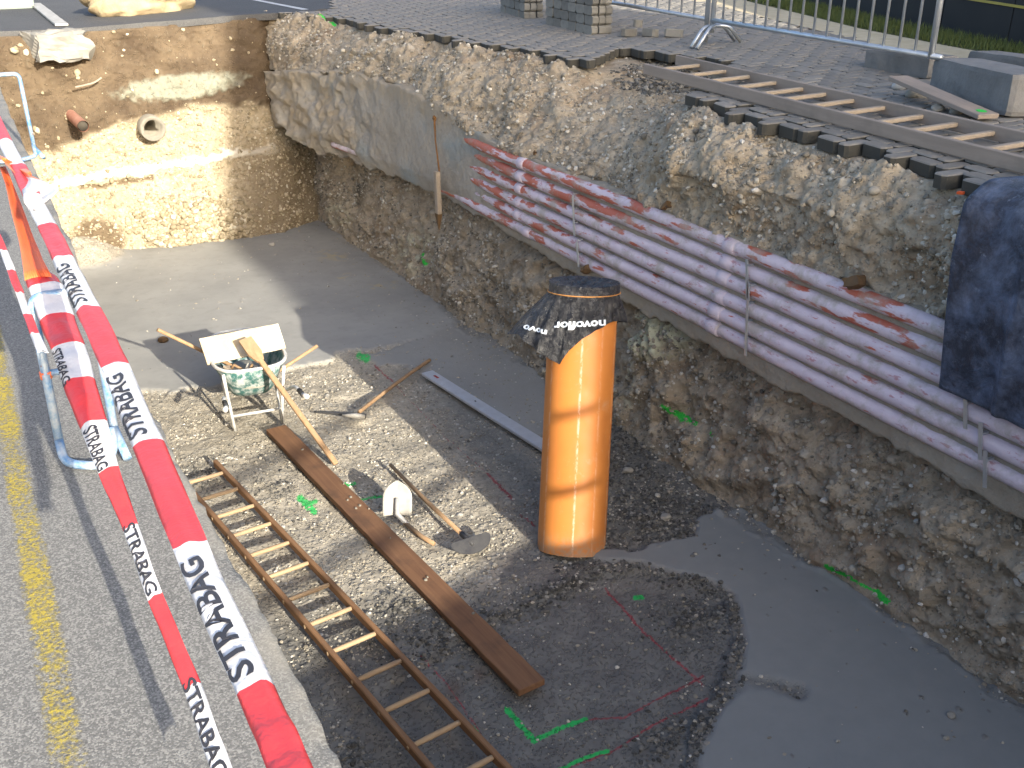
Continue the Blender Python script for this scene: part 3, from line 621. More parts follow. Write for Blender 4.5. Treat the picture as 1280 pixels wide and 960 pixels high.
c = b.mix(b.ramp(b.noise(60, b.vec((1, 1, .25)), 3, .8), [(.69, 0.), (.74, .5)]), c, (.80, .62, .42))
c = b.mix(b.ramp(b.noise(9, None, 6, .7), [(.60, 0.), (.80, .45)]), c, (.55, .42, .28))
c = b.mix(b.math('MULTIPLY', b.attr('dirt'), b.ramp(b.noise(30, None, 5, .7), [(.35, 0.), (.6, .7)])), c, (.36, .26, .17))
c = b.mix(b.math('MULTIPLY', b.attr('scratch'), b.ramp(b.noise(40, b.vec((1, 1, .3)), 4, .8), [(.42, 0.), (.58, .75)])), c, (.82, .70, .55))
b.fin(c, b.ramp(b.noise(12), [(.3, .48), (.7, .66)]), b.bump(b.noise(90, b.vec((1, 1, .3)), 3), .08, .002), 0, .45)
b = NB('black_film')
c = b.mix(b.ramp(b.noise(24, None, 7, .75), [(.50, 0.), (.74, .65)]), (.012, .012, .014), (.17, .165, .155))
b.fin(c, b.ramp(b.noise(15, None, 5), [(.3, .16), (.7, .42)]), b.bump(b.noise(9, b.vec((1, 1, .6)), 7, .75, 1.2), .9, .04), 0, .6)
b = NB('tarp_film')
c = b.mix(b.ramp(b.noise(6, None, 7, .72), [(.42, 0.), (.70, 1.)]), (.022, .028, .05), (.15, .19, .29))
c = b.mix(b.ramp(b.noise(17, None, 6, .75), [(.60, 0.), (.76, .8)]), c, (.34, .38, .46))
b.fin(c, b.ramp(b.noise(8, None, 5), [(.3, .35), (.7, .7)]), b.bump(b.noise(5, None, 8, .75, 1.5), .9, .07), 0, .5)
simple('tape_red', (.70, .05, .055), (.60, .045, .05), 7, .5, .55, 14, spec=.4, bdist=.012)
simple('tape_white', (.68, .67, .67), (.56, .55, .56), 7, .5, .55, 14, spec=.4, bdist=.012)
simple('tape_orange', (.80, .14, .035), (.86, .22, .07), 9, .42, .4, 30, spec=.45)
simple('tape_ink', (.028, .028, .034), (.05, .05, .06), 14, .6, .1, 30)
simple('film_ink', (.62, .68, .74), (.72, .76, .80), 14, .5, .1, 30)
b = NB('blue_steel')
c = b.mix(b.ramp(b.noise(22, None, 6, .7), [(.40, 0.), (.62, 1.)]), (.10, .24, .44), (.42, .48, .53))
c = b.mix(b.ramp(b.noise(35, None, 5, .7), [(.62, 0.), (.7, .8)]), c, (.22, .10, .05))
b.fin(c, .5, b.bump(b.noise(80), .2, .002), .3, .5)
simple('galvanised', (.42, .46, .50), (.55, .58, .60), 12, .42, .1, 60, .75, .5)
simple('white_tube', (.70, .69, .66), (.45, .44, .40), 18, .5, .2, 60, .2, .4)
b = NB('green_tub')
c = b.mix(b.ramp(b.noise(16, b.vec((1, 1, .35)), 6, .7), [(.44, 0.), (.60, 1.)]), (.035, .115, .105), (.42, .45, .43))
b.fin(c, .6, b.bump(b.noise(40, None, 5), .35, .004), 0, .35)
simple('dark_rubber', (.02, .02, .02), (.05, .048, .045), 12, .7, .3, 60)
simple('dark_steel', (.045, .045, .05), (.085, .083, .08), 14, .6, .3, 70, .2, .3)
simple('pale_steel', (.55, .54, .51), (.38, .37, .35), 12, .5, .25, 60, .3, .4)
simple('spade_white', (.44, .42, .38), (.28, .26, .22), 9, .6, .35, 60, .0, .3)
simple('screed_alu', (.52, .53, .55), (.42, .43, .45), 9, .5, .2, 60, .15, .5)
simple('label_red', (.30, .03, .03), (.38, .06, .05), 9, .6, .1, 60)
simple('paver', (.205, .190, .165), (.265, .248, .218), 18, .9, .6, 120, vary=.30)
def stain_sides(name):
    "stones that lay in the ground have dark, dirty flanks"
    m = MATS[name]; t = m.node_tree; bs = t.nodes['Principled BSDF']; src = bs.inputs['Base Color'].links[0].from_socket
    ge = t.nodes.new('ShaderNodeNewGeometry'); sp = t.nodes.new('ShaderNodeSeparateXYZ'); t.links.new(ge.outputs['True Normal'], sp.inputs[0])
    rp_ = t.nodes.new('ShaderNodeValToRGB'); rp_.color_ramp.elements[0].position = .2; rp_.color_ramp.elements[1].position = .45; t.links.new(sp.outputs[2], rp_.inputs[0])
    mx = t.nodes.new('ShaderNodeMix'); mx.data_type = 'RGBA'; t.links.new(rp_.outputs[0], mx.inputs[0]); mx.inputs[6].default_value = (.055, .053, .045, 1); t.links.new(src, mx.inputs[7]); t.links.new(mx.outputs[2], bs.inputs['Base Color'])
stain_sides('paver')
simple('paver_side', (.25, .24, .21), (.19, .183, .16), 14, .9, .6, 100, vary=.4)
simple('block_concrete', (.22, .215, .205), (.15, .148, .14), 4, .9, .7, 30, bdist=.012)
simple('pebble', (.36, .33, .27), (.50, .47, .40), 14, .85, .3, 60, vary=.4)
simple('clay_pipe', (.30, .13, .085), (.40, .22, .16), 12, .75, .4, 60)
simple('drain_concrete', (.24, .22, .18), (.17, .155, .125), 12, .9, .5, 60)
simple('hole_shade', (.04, .033, .025), (.07, .06, .045), 9, .95, .4, 40)  # dark tone standing in for the shade inside holes
simple('sack_canvas', (.40, .32, .20), (.27, .205, .12), 5, .85, .6, 14, bdist=.03)
simple('green_paint', (.16, .20, .17), (.24, .28, .24), 6, .7, .2, 40)
simple('orange_paint', (.75, .10, .02), (.7, .12, .03), 9, .7, .1, 40)
simple('spray_green', (.02, .5, .06), (.04, .42, .06), 30, .7, .1, 40)
simple('black_board', (.012, .012, .013), (.022, .021, .02), 3, .7, .2, 30)
simple('yellow_strip', (.42, .33, .06), (.36, .29, .06), 6, .6, .1, 30)
simple('render_wall', (.55, .52, .46), (.48, .46, .41), 2, .9, .3, 60)
simple('roof_tile', (.26, .10, .06), (.20, .08, .05), 6, .85, .4, 40)
simple('window_dark', (.03, .035, .04), (.05, .055, .06), 2, .15, .02, 10, 0, .5)
simple('leaf', (.07, .10, .025), (.12, .14, .04), 20, .7, .2, 60)
simple('rust', (.20, .095, .03), (.11, .055, .02), 20, .9, .5, 80)
simple('cord_orange', (.65, .30, .08), (.55, .25, .07), 20, .7, .2, 80)

# ------------------------------------------------------------------ the tall house behind, whose shade lies over the paving
ZH = 13.0
A = np.array([.803 * H, 2.153 * H, 0]); Bq = np.array([.775 * H, 3.655 * H, 0]); back = -np.array(LDIR) / math.sin(SUN_EL)
e0 = A + back * ZH; e1 = Bq + back * ZH; tdir = (e1 - e0) / np.linalg.norm(e1 - e0)
rt = np.array([7.3, 10, 2.95]) + back * (ZH - 2.95); ang = math.atan2(tdir[0], tdir[1])
wid = float((rt - e0) @ np.array([tdir[1], -tdir[0], 0]))
y_end = -9.5; s0 = (y_end - e0[1]) / tdir[1]; far_l = e0 + tdir * s0
house = thing('house', 'tall narrow rendered house beside the road behind the pit', 'house', (far_l[0], far_l[1], gz(far_l[0], far_l[1]) - .2), (0, 0, -ang))
hb = float(gz(far_l[0], far_l[1])) - .2; HH = ZH - hb; Lh = 25.
MB().box((wid / 2, -Lh / 2, HH / 2), (wid, Lh, HH)).build('wall', 'render_wall', house)
MB().add([(0.002, 0.05, HH), (wid, .05, HH), (wid, -Lh - .05, HH), (0.002, -Lh - .05, HH), (wid / 2, .05, HH + .25), (wid / 2, -Lh - .05, HH + .25)], [(0, 1, 4), (2, 3, 5), (0, 4, 5, 3), (1, 2, 5, 4), (0, 3, 2, 1)]).build('roof', 'roof_tile', house)
for st in range(3):
    for k in range(6):
        w_ = MB().box((-.01, -2.5 - 4 * k, 2.2 + 3.2 * st), (.06, 1.1, 1.4)).build('window', 'render_wall', house)
        MB().box((-.045, -2.5 - 4 * k, 2.2 + 3.2 * st), (.02, .95, 1.25)).build('pane', 'window_dark', w_)

# ------------------------------------------------------------------ concrete encased cable ducts along the right face
Yb = np.concatenate([np.arange(YN, 1.8, .06), np.arange(1.8, 8, .018), np.arange(8, 14.4, .024)]); Nb = 74
P = np.zeros((len(Yb), Nb, 3)); n0 = 14; n1 = 52; n2 = Nb - n0 - n1
e0n = (.05 + .16 * sstep(10.5, 12.5, Yb)) * fbm(Yb * 4, Yb * 0 + .5, 501, 4) + .018 * fbm(Yb * 16, Yb * 0 + .5, 502, 3)
e1n = (.035 + .10 * sstep(9.2, 10.2, Yb)) * fbm(Yb * 3, Yb * 0 + .5, 503, 4)
for i, y in enumerate(Yb):
    f = float(xb(y)); a = float(zb0(y)) + e0n[i]; c_ = float(zb1(y)) + e1n[i] + .03
    P[i, :n0, 0] = np.linspace(f + .30, f + .01, n0); P[i, :n0, 2] = a + np.linspace(.03, 0, n0)
    P[i, n0:n0 + n1, 0] = f; P[i, n0:n0 + n1, 2] = np.linspace(a + .012, c_, n1)
    P[i, n0 + n1:, 0] = np.linspace(f + .02, f + .3, n2); P[i, n0 + n1:, 2] = c_ + np.linspace(0, .02, n2)
    P[i, :, 1] = y
fr_ = np.zeros(Nb); fr_[n0:n0 + n1] = 1; fr_[:n0] = .5
sm_ = sstep(8.6, 9.8, P[:, :, 1])
P[:, :, 0] += fr_ * (.022 * fbm(P[:, :, 1] * 2.2, P[:, :, 2] * 2.2, 511, 4) + .012 * fbm(P[:, :, 1] * 13, P[:, :, 2] * 13, 512, 4) * (1 - .6 * sm_)) - sm_ * .045 * fr_
low_l = np.clip(1 - (P[:, :, 2] - zb0(P[:, :, 1])) / .16, 0, 1) * fr_; P[:, :, 0] += sm_ * low_l * .05
farr = sstep(10.6, 12.6, P[:, :, 1]) * fr_; P[:, :, 0] += farr * (.10 * fbm(P[:, :, 1] * 2.4, P[:, :, 2] * 3, 541, 4) + .05 * fbm(P[:, :, 1] * 9, P[:, :, 2] * 9, 542, 3) + .03)
P[:, :, 2] += .02 * fbm(P[:, :, 1] * 8, P[:, :, 0] * 8, 513, 3) * (fr_ != 1)
# broken lumps at the far end
lumpy = sstep(12.2, 13.4, P[:, :, 1]) * fr_; ld, li = domes(P[:, :, 1], P[:, :, 2], .42, 521, .9, .35, .55, .5); P[:, :, 0] -= lumpy * ld * .45
bank = thing('duct_bank', 'concrete encased bank of lilac cable ducts along the earth face', 'cable ducts', (4.42, 6, 1.2))
soil_t = sstep(.22, .0, zb1(P[:, :, 1]) + e1n[:, None] - P[:, :, 2] + .08 * fbm(P[:, :, 1] * 6, P[:, :, 2] * 6, 531, 3)) * sstep(8.4, 9.6, P[:, :, 1]) + .95 * sstep(10.2, 12.4, P[:, :, 1]) * sstep(-.35, .15, fbm(P[:, :, 1] * 3, P[:, :, 2] * 3, 532, 3)) + (P[:, :, 1] < 8.8) * .7
bo = gridmesh('concrete_casing', P - np.array([4.42, 6, 1.2]), 'duct_concrete', parent=bank, flip=True, attrs=dict(soil=np.clip(soil_t, 0, 1)))
bk = lambda p: (p[0] - 4.42, p[1] - 6, p[2] - 1.2)
def duct_z(i, y): return 1.955 - .125 * i + .018 * (y - 4.8)
starts = [9.35, 8.95, 9.1, 9.2, 8.95, 12.6]
for i in range(6):
    ysd = np.arange(YN + .02, starts[i], .06); pts = []; rad = []
    jy = 5.02 + .02 * i
    for y in ysd:
        sink = .0 + .05 * sstep(starts[i] - .9, starts[i], y) if i < 5 else .035 * sstep(8.6, 9.4, y) + .01
        pts.append(bk((float(xb(y)) - .004 + float(sink) + .003 * math.sin(y * 1.3 + i), y, duct_z(i, y) + .003 * math.sin(y * 2.1 + 2 * i))))
        rad.append(.0495)
    o = MB().tube(pts, rad, 14).build('conduit', 'conduit_plastic', bank, True)
    yy = np.array([v.co.y + 6 for v in o.data.vertices]); a = o.data.attributes.new('redness', 'FLOAT', 'POINT')
    redn = np.interp(yy, [2, 4, 5.2, 6, 7.5, 9.5, 12], [-.07, .0, .0, .06, .12, .2, .1]) - .012 * i
    if i < 2: redn = redn + .05 * sstep(3.1, 3.5, yy) * sstep(4.6, 4.2, yy) + .04
    a.data.foreach_set('value', redn.astype(np.float32))
    for yj in (jy, jy + 2.9 if i != 5 else jy + 2.7, jy - 2.9):
        q = [bk((float(xb(y)) - .004 + .006 * math.sin(y * 1.3 + i), y, duct_z(i, y) + .006 * math.sin(y * 2.1 + 2 * i))) for y in (yj - .07, yj - .065, yj, yj + .045, yj + .05)]
        s_ = MB().tube(q, [.0495, .0545, .0545, .0545, .0495], 14).build('sleeve', 'conduit_plastic', o, True)
        a = s_.data.attributes.new('redness', 'FLOAT', 'POINT'); a.data.foreach_set('value', np.full(len(s_.data.vertices), -.2, np.float32))
for (ya, i0, i1, off) in [(6.95, 1, 3, .0), (6.87, 4, 5, .02), (4.78, .55, 1.9, .0), (4.74, 1.7, 5.1, .03), (3.02, 2.4, 3.3, 0), (2.90, 3.4, 4.3, .0), (2.84, 4.5, 5.4, 0)]:
    zt_, zb_ = duct_z(i0 - .35, ya), duct_z(i1 + .35, ya); xk = float(xb(ya)) - .060
    m = MB().beam(bk((xk, ya + .02, zt_)), bk((xk, ya - .02, zb_)), .022, .007, up=(1, 0, 0))
    k0 = int(math.ceil(i0))
    for k in range(k0, int(i1) + 1): m.box(bk((xk + .02, ya, duct_z(k - .5, ya))), (.05, .016, .012))
    m.build('spacer', 'galvanised', bank)

# ------------------------------------------------------------------ paving
def paver_mesh(name, ch=.02):
    L, Wd, T_ = .0958, .0468, .078
    def ring(dl, z): l, w = L - dl, Wd - dl; return [(-l + ch, -w, z), (l - ch, -w, z), (l, -w + ch, z), (l, w - ch, z), (l - ch, w, z), (-l + ch, w, z), (-l, w - ch, z), (-l, -w + ch, z)]
    v = ring(0, -T_) + ring(0, -.007) + ring(.007, 0); f = []
    for r_ in range(2): f += [(r_ * 8 + k, r_ * 8 + (k + 1) % 8, r_ * 8 + 8 + (k + 1) % 8, r_ * 8 + 8 + k) for k in range(8)]
    f.append(tuple(range(16, 24))); f.append(tuple(range(8))[::-1])
    return v, f
PV, PF = paver_mesh('paving_stone')
pm = bpy.data.meshes.new('paving_stone'); pm.from_pydata(PV, [], PF); pm.update(); pm.materials.append(MATS['paver'])
hollow_px = [(748, 70), (770, 60), (836, 67), (900, 73), (932, 90), (905, 104), (866, 113), (800, 125), (740, 110)]
path_a = on_g(1074, 51, zr); path_b = on_g(898, 7, zr)
def right_of_path(x, y): return (path_b[0] - path_a[0]) * (y - path_a[1]) - (path_b[1] - path_a[1]) * (x - path_a[0]) < 0
ang_p = R(7); ca, sa = math.cos(ang_p), math.sin(ang_p); cand = []
for i in range(-60, 110):
    for j in range(-40, 260):
        s_ = (i - j) % 4
        if s_ == 0: u_, v_, rot = i + 1, j + .5, 0
        elif s_ == 3: u_, v_, rot = i + .5, j + 1, 1
        else: continue
        u_ *= .1; v_ *= .1; x = 4.4 + u_ * ca - v_ * sa * -1; y = .2 + v_ * ca - u_ * sa
        if y > 20 or y < .3 or x < 4 or x > 12: continue
        if y < 14.4 and x < float(XE(y)) + .05: continue
        if y >= 14.4 and x < 4.9 + (y - 14.4) * .35: continue
        if right_of_path(x, y): continue
        px, py = project(np.array([x, y, float(zr(x, y))]))
        if inpoly(np.array([px]), np.array([py]), hollow_px)[0]: continue
        if not (-40 < px < 2100 and -30 < py < 700): continue
        cand.append((math.dist((x, y, float(zr(x, y))), (0, 0, H)), x, y, rot, 0 < px < 1275 and 0 < py))
cand.sort(); near = [c_ for c_ in cand if c_[4]][:290]; nset = set((c_[1], c_[2]) for c_ in near)
rg.name = 'pavement'; rg['label'] = 'grey interlocking concrete paving beside the pit'
SLX, SLY = math.atan(.025), -math.atan(.05)
def pave_mat(x, y, rot, r_):
    E = Matrix.Rotation(-ang_p + (math.pi / 2 if rot else 0), 4, 'Z')
    tilt = Matrix.Rotation(SLX + r_.uniform(-.02, .02), 4, 'X') @ Matrix.Rotation((SLY if x > 4.6 else 0) + r_.uniform(-.02, .02), 4, 'Y')
    ed = x - float(XE(y)) if y < 14.4 else 1
    return Matrix.Translation((x, y, float(zr(x, y)) + .006 + r_.uniform(-.003, .003) - (.012 * r_.random() if ed < .2 else 0))) @ tilt @ E
for d_, x, y, rot, _ in near:
    o = bpy.data.objects.new('paving_stone', pm); COL.objects.link(o); o.parent = rg; o.matrix_local = pave_mat(x, y, rot, rng)
mb = MB()
PVv = [Vector(v) for v in PV]
for d_, x, y, rot, _ in cand:
    if (x, y) in nset: continue
    M = pave_mat(x, y, rot, rng); mb.add([M @ v for v in PVv], PF[:-1])
o = mb.build('paving_stones', 'paver', rg); o['kind'] = 'stuff'


# ------------------------------------------------------------------ orange pipe with a black film cover
Bp = on_z(714.5, 676); Dp = float((Bp - EYE) @ _fw)
RP = 42.3 / F * Dp
vert = Bp.copy(); t_ = np.dot(Bp[:2], ray(730, 362)[:2]) / np.dot(ray(730, 362)[:2], ray(730, 362)[:2]); vtop = EYE + ray(730, 362) * t_
top = .15 * vtop + .85 * at_d(730, 362, Dp); axis = Vector(top - Bp); HP = axis.length + .05; axis.normalize()
tocam = Vector((-Bp[0], -Bp[1], 0)).normalized(); ex = (tocam - axis * tocam.dot(axis)).normalized(); ey = axis.cross(ex)   # phi=0 faces the road, + turns towards the duct bank
pipe = thing('drain_pipe', 'orange plastic drain pipe standing upright on the pit floor', 'pipe', Bp)
TILT = .05       # the pipe is cut slightly aslant
def cyl(phi, r, h): return (ex * math.cos(phi) + ey * math.sin(phi)) * r + axis * h
nph, nh = 216, 40; scr = np.zeros((nh, nph + 1)); P = np.zeros((nh, nph + 1, 3)); dirt = np.zeros((nh, nph + 1))
for i in range(nh):
    for k in range(nph + 1):
        ph = 2 * math.pi * k / nph; h = -.06 + (HP - .022 - TILT * math.cos(ph) + .06) * i / (nh - 1); P[i, k] = cyl(ph, RP, h)
        dirt[i, k] = max(0, 1 - h / .10) * .8; scr[i, k] = max(math.exp(-((((ph + math.pi) % (2 * math.pi) - math.pi) - p_) / .022) ** 2) * s_ for p_, s_ in ((.02, 1.), (-.95, .6), (1.25, .8), (.62, .35)))
po = gridmesh('barrel', P, 'orange_plastic', attrs=dict(dirt=dirt, scratch=scr), parent=pipe, flip=False)
P2 = P.copy()
for i in range(nh):
    for k in range(nph + 1): P2[i, k] = cyl(2 * math.pi * k / nph, RP - .014, -.06 + (HP - .022 - TILT * math.cos(2 * math.pi * k / nph) + .06) * i / (nh - 1))
gridmesh('inner_wall', P2, 'orange_plastic', attrs=dict(dirt=dirt * 0 + .3, scratch=dirt * 0), parent=pipe, flip=True)
cover = thing('film_cover', 'black plastic film tied over the top of the orange pipe', 'plastic film', Bp)
hem = [(-3.15, .27), (-2.4, .30), (-1.75, .34), (-1.35, .33), (-1.0, .44), (-.72, .50), (-.5, .54), (-.3, .43), (0, .34), (.35, .27), (.75, .21), (1.1, .20), (1.5, .22), (1.9, .22), (2.5, .25), (3.15, .27)]
flr = [(-3.15, .05), (-2.2, .09), (-1.75, .17), (-1.45, .16), (-1.1, .06), (-.7, .035), (-.3, .012), (.3, .012), (1.2, .03), (1.5, .06), (1.8, .05), (2.4, .04), (3.15, .05)]
hem = [(a_, b_ + .05) for a_, b_ in hem]; flr = [(a_, b_ * 1.45 + .004) for a_, b_ in flr]
hx, hy = zip(*hem); gx, gy = zip(*flr)
def skirt(ph, t):
    ph = (ph + math.pi) % (2 * math.pi) - math.pi
    L = float(np.interp(ph, hx, hy)); fl = float(np.interp(ph, gx, gy)); d = t * L
    if d < .075: r = RP + .007 + .004 * math.sin(9 * ph) * d / .07
    else:
        q = (d - .075) / .3; fold = .5 + .5 * math.sin(11 * ph + 1.7 * math.sin(3 * ph) + .5)
        r = RP + .006 + fl * min(q, 1.2) + (.005 + .018 * min(1, fl * 12)) * fold * min(q * 2, 1)
    r += .006 * math.sin(23 * ph + 9 * d) * min(1, d * 4); return cyl(ph, r, HP - TILT * math.cos(ph) + .006 - d * (1 - .12 * math.cos(ph)))
NPH, NT = 180, 26; ring_ = 14
P = np.zeros((NT + ring_, NPH + 1, 3)); hole = Vector((0, 0, 0))
for k in range(NPH + 1):
    ph = -math.pi + 2 * math.pi * k / NPH
    for j in range(ring_):
        rr_ = (RP + .007) * j / ring_; sag = -.028 * (1 - (j / ring_) ** 2) + .006 * math.sin(5 * ph + 3 * j) * (j / ring_) * (1 - j / ring_) * 3 + .004 * math.sin(13 * ph) * (j / ring_) ** 2
        pu = rr_ * math.cos(ph) / (RP); pw = rr_ * math.sin(ph) / RP; dip = -.05 * math.exp(-(((pu - .28) / .22) ** 2 + ((pw - .25) / .42) ** 2))
        P[j, k] = cyl(ph, rr_, HP + .008 - TILT * math.cos(ph) * j / ring_ + sag + dip + .006 * math.sin(9 * pu + 5 * pw) * (1 - (j / ring_) ** 4) + .004 * math.sin(21 * pw + 8 * pu))
    for j in range(NT): P[ring_ + j, k] = skirt(ph, j / (NT - 1))
kp = np.ones((NT + ring_ - 1, NPH), bool)
for j in range(ring_ - 1):
    for k in range(NPH):
        ph = -math.pi + 2 * math.pi * (k + .5) / NPH; rr_ = (j + .5) / ring_; pu, pw = rr_ * math.cos(ph), rr_ * math.sin(ph)
        if ((pu - .30) / .17) ** 2 + ((pw - .28) / .44) ** 2 < 1 + .25 * math.sin(5 * ph): kp[j, k] = False
gridmesh('film', P, 'black_film', parent=cover, keep=kp)
pts = [cyl(2 * math.pi * k / 60, RP + .014, HP - .062 - TILT * math.cos(2 * math.pi * k / 60) + .006 * math.sin(2 * math.pi * k / 60 + 1)) for k in range(60)]
MB().tube(pts, .0035, 6, closed=True).build('tie_cord', 'cord_orange', cover)
def film_text(body, ph0, d0, size, slope=0.):
    v, f = text_mesh(body, .03); out = []
    for x, y, z in v:
        ph = ph0 - x * size / RP; d = d0 + y * size + slope * x * size
        L = float(np.interp((ph + math.pi) % (2 * math.pi) - math.pi, hx, hy)); q = skirt(ph, min(d / L, 1.0)); n_ = cyl(ph, 1, 0).normalized(); out.append(q + n_ * .016)
    newmesh('lettering', out, f, 'film_ink', cover)
film_text('novoflor', .56, .24, .085, .12); film_text('novo', -.80, .34, .06, -.25)

# ------------------------------------------------------------------ ladder in the pit
def P0(px, py, dz=0.): return Vector(on_z(px, py, dz))
la = (P0(262, 572, .07) + P0(233, 606, .07)) / 2; lb = (P0(632, 956, .07) + P0(530, 957, .07)) / 2
ld_ = (lb - la); ld_.z = 0; Ll = ld_.length; ld_.normalize(); lside = Vector((-ld_.y, ld_.x, 0))
wlad = .155
lad = thing('ladder', 'brown wooden ladder lying on the pit floor beside the long plank', 'ladder', (la.x, la.y, .035))
for sgn in (1, -1):
    a = Vector((0, 0, .035)) + lside * wlad * sgn; b_ = a + ld_ * (Ll + (1.1 if sgn < 0 else .5))
    a = a - ld_ * (.05 if sgn > 0 else .0)
    MB().beam(a, b_, .034, .058, bev=.006).build('rail', 'ladder_wood', lad)
r0 = P0(257, 598, .07); n_r = 15; pitch_l = ((P0(544, 919, .07) - r0).dot(ld_)) / 11; off = (r0 - Vector((la.x, la.y, .07))).dot(ld_)
for k in range(n_r):
    c_ = ld_ * (off + pitch_l * k) + Vector((0, 0, .04)); o = MB().tube([c_ - lside * (wlad + .02), c_ - lside * wlad * .5, c_ + lside * wlad * .5, c_ + lside * (wlad + .02)], [.013, .016, .016, .013], 8).build('rung', 'rung_wood', lad, True)
# ------------------------------------------------------------------ long plank
pa = (P0(332, 538, .045) + P0(358, 532, .045)) / 2; pb = (P0(650, 864, .045) + P0(680, 851, .045)) / 2
def slab_obj(name, mat, a, b_, w, h, label, cat, group=None, z=None, wav=.004):
    d = b_ - a; L = d.length; yv = d.normalized(); xv = yv.cross(Vector((0, 0, 1))).normalized(); zv = xv.cross(yv)
    n = max(6, int(L / .12)); vs_, fs_ = [], []
    for i in range(n + 1):
        t = i / n; e = rng.uniform(-wav, wav); bow = .012 * math.sin(t * 3.1)
        for sx, sz in ((-1, -1), (1, -1), (1, 1), (-1, 1)): vs_.append(yv * (L * (t - .5)) + xv * (sx * w / 2 + e * .6 + bow * .3) + zv * (sz * h / 2 + e * .3))
        if i: k = 4 * i; fs_ += [(k - 4 + q, k - 4 + (q + 1) % 4, k + (q + 1) % 4, k + q) for q in range(4)]
    fs_ += [(3, 2, 1, 0), (4 * n, 4 * n + 1, 4 * n + 2, 4 * n + 3)]
    loc = [Vector((v.dot(xv), v.dot(yv), v.dot(zv))) for v in vs_]
    o = newmesh(name, loc, fs_, mat); o.matrix_world = Matrix.Translation((a + b_) / 2) @ Matrix((xv, yv, zv)).transposed().to_4x4()
    md = o.modifiers.new('bevel', 'BEVEL'); md.width = min(.004, h * .3); md.segments = 1
    tag(o, label, cat, group); return o
pl = slab_obj('plank', 'old_plank', Vector((pa.x, pa.y, .032)), Vector((pb.x, pb.y, .032)), .175, .045, 'long dark brown scaffold plank lying on the pit floor', 'plank')
for k in range(11):
    m = MB(); rr_ = rng.uniform(.005, .014); M_ = Matrix.Scale(.4, 4, (0, 0, 1))
    m.tube([(0, 0, -.004), (0, 0, .004), (0, 0, .009)], [rr_, rr_ * .9, rr_ * .5], 7)
    o = m.build('mortar_crumb', 'drain_concrete', pl); o.location = (rng.uniform(-.07, .07), rng.uniform(-1.6, 1.5), .026); o.scale = (1, rng.uniform(.6, 1.6), .8)
# ------------------------------------------------------------------ metal screed board
sa_ = Vector(on_z(534, 467, .03)); sb_ = Vector(on_z(676, 556, .03)); sd = (sb_ - sa_).normalized()
sc_ = slab_obj('screed_board', 'screed_alu', Vector((sa_.x, sa_.y, .038)), Vector((sa_.x, sa_.y, .038)) + sd * 2.0, .125, .03, 'grey metal screed board lying flat in the shade behind the orange pipe', 'screed board', wav=.0006)
MB().box((0, -.83, .0195), (.022, .075, .003)).build('grip_slot', 'label_red', sc_)
MB().box((0, -.15, .0195), (.014, .02, .003)).build('grip_slot', 'hole_shade', sc_)  # slot drawn as a dark chip, its shade put into the colour

# ------------------------------------------------------------------ hoe, spade, mattock
ha = Vector(on_z(488, 581, .05)); hbv = Vector(on_z(582, 672, .06)); hd = (hbv - ha).normalized()
hoe = thing('hoe', 'long handled hoe with a dark half moon blade on the gravel', 'hoe', (hbv.x, hbv.y, 0))
rel = lambda v: Vector(v) - Vector((hbv.x, hbv.y, 0))
MB().tube([rel(ha), rel(ha.lerp(hbv, .5)) + Vector((0, 0, -.012)), rel(hbv)], [.014, .017, .016], 9).build('handle', 'tool_wood', hoe, True)
MB().tube([rel(hbv) - hd * .06, rel(hbv) + hd * .02, rel(hbv) + hd * .10 + Vector((0, 0, .0))], [.02, .019, .012], 9).build('socket', 'dark_steel', hoe, True)
poly = [(.15 * math.cos(t), .105 * math.sin(t)) for t in np.linspace(math.pi, 2 * math.pi, 15)] + [(.13, .02), (-.13, .02)]
u1 = (Vector(on_z(610, 668, .06)) - Vector(on_z(565, 690, .03))).normalized(); u2 = Vector((hd.x, hd.y, -.55)).normalized(); u1 = (u1 - u2 * u1.dot(u2)).normalized()
cH = Vector(on_z(588, 675, .07)); M = Matrix.Translation(rel(cH)) @ Matrix((u1, -u2, u1.cross(-u2))).transposed().to_4x4()
MB().prism(poly, -.003, .003, M).build('blade', 'dark_steel', hoe)
# spade, blade raised against the plank
sp = Vector(on_z(497, 652, 0)); spade = thing('spade', 'white crusted spade with its blade propped against the long plank', 'spade', (sp.x, sp.y, 0))
fdir = Vector((-.45, -.89, 0)); sx_ = Vector((.89, -.45, 0)); 
vs_ = []; nu, nv = 11, 9
for j in range(nv):
    t = j / (nv - 1)
    hw = .105 * (1 - max(0, (t - .55) / .45) ** 2.2 * .92) if t > .55 else .105 - .006 * (t < .08)
    for i in range(nu):
        u_ = -1 + 2 * i / (nu - 1); p = sx_ * (u_ * hw) - fdir * (.25 * t * .55) + Vector((0, 0, .045 + .25 * t * .86)) - fdir * (.022 * (1 - u_ * u_) * (1 - t * .6)); vs_.append(p)
fs_ = [(j * nu + i, j * nu + i + 1, (j + 1) * nu + i + 1, (j + 1) * nu + i) for j in range(nv - 1) for i in range(nu - 1)]
o = newmesh('blade', vs_, fs_, 'spade_white', spade, True); md = o.modifiers.new('s', 'SOLIDIFY'); md.thickness = .004
tl = Vector((sp.x, sp.y, 0)); hend = Vector(on_z(520, 705, .02)) - tl
MB().tube([Vector((0, 0, .16)) - fdir * .06, Vector((0, 0, .06)) + fdir * .0, Vector((.03, -.12, .03)), ], [.014, .02, .018], 9).build('socket', 'pale_steel', spade, True)
MB().tube([Vector((.02, -.09, .034)), Vector((.06, -.30, .022)), Vector((.10, -.42, .018))], .016, 9).build('handle', 'tool_wood', spade, True)
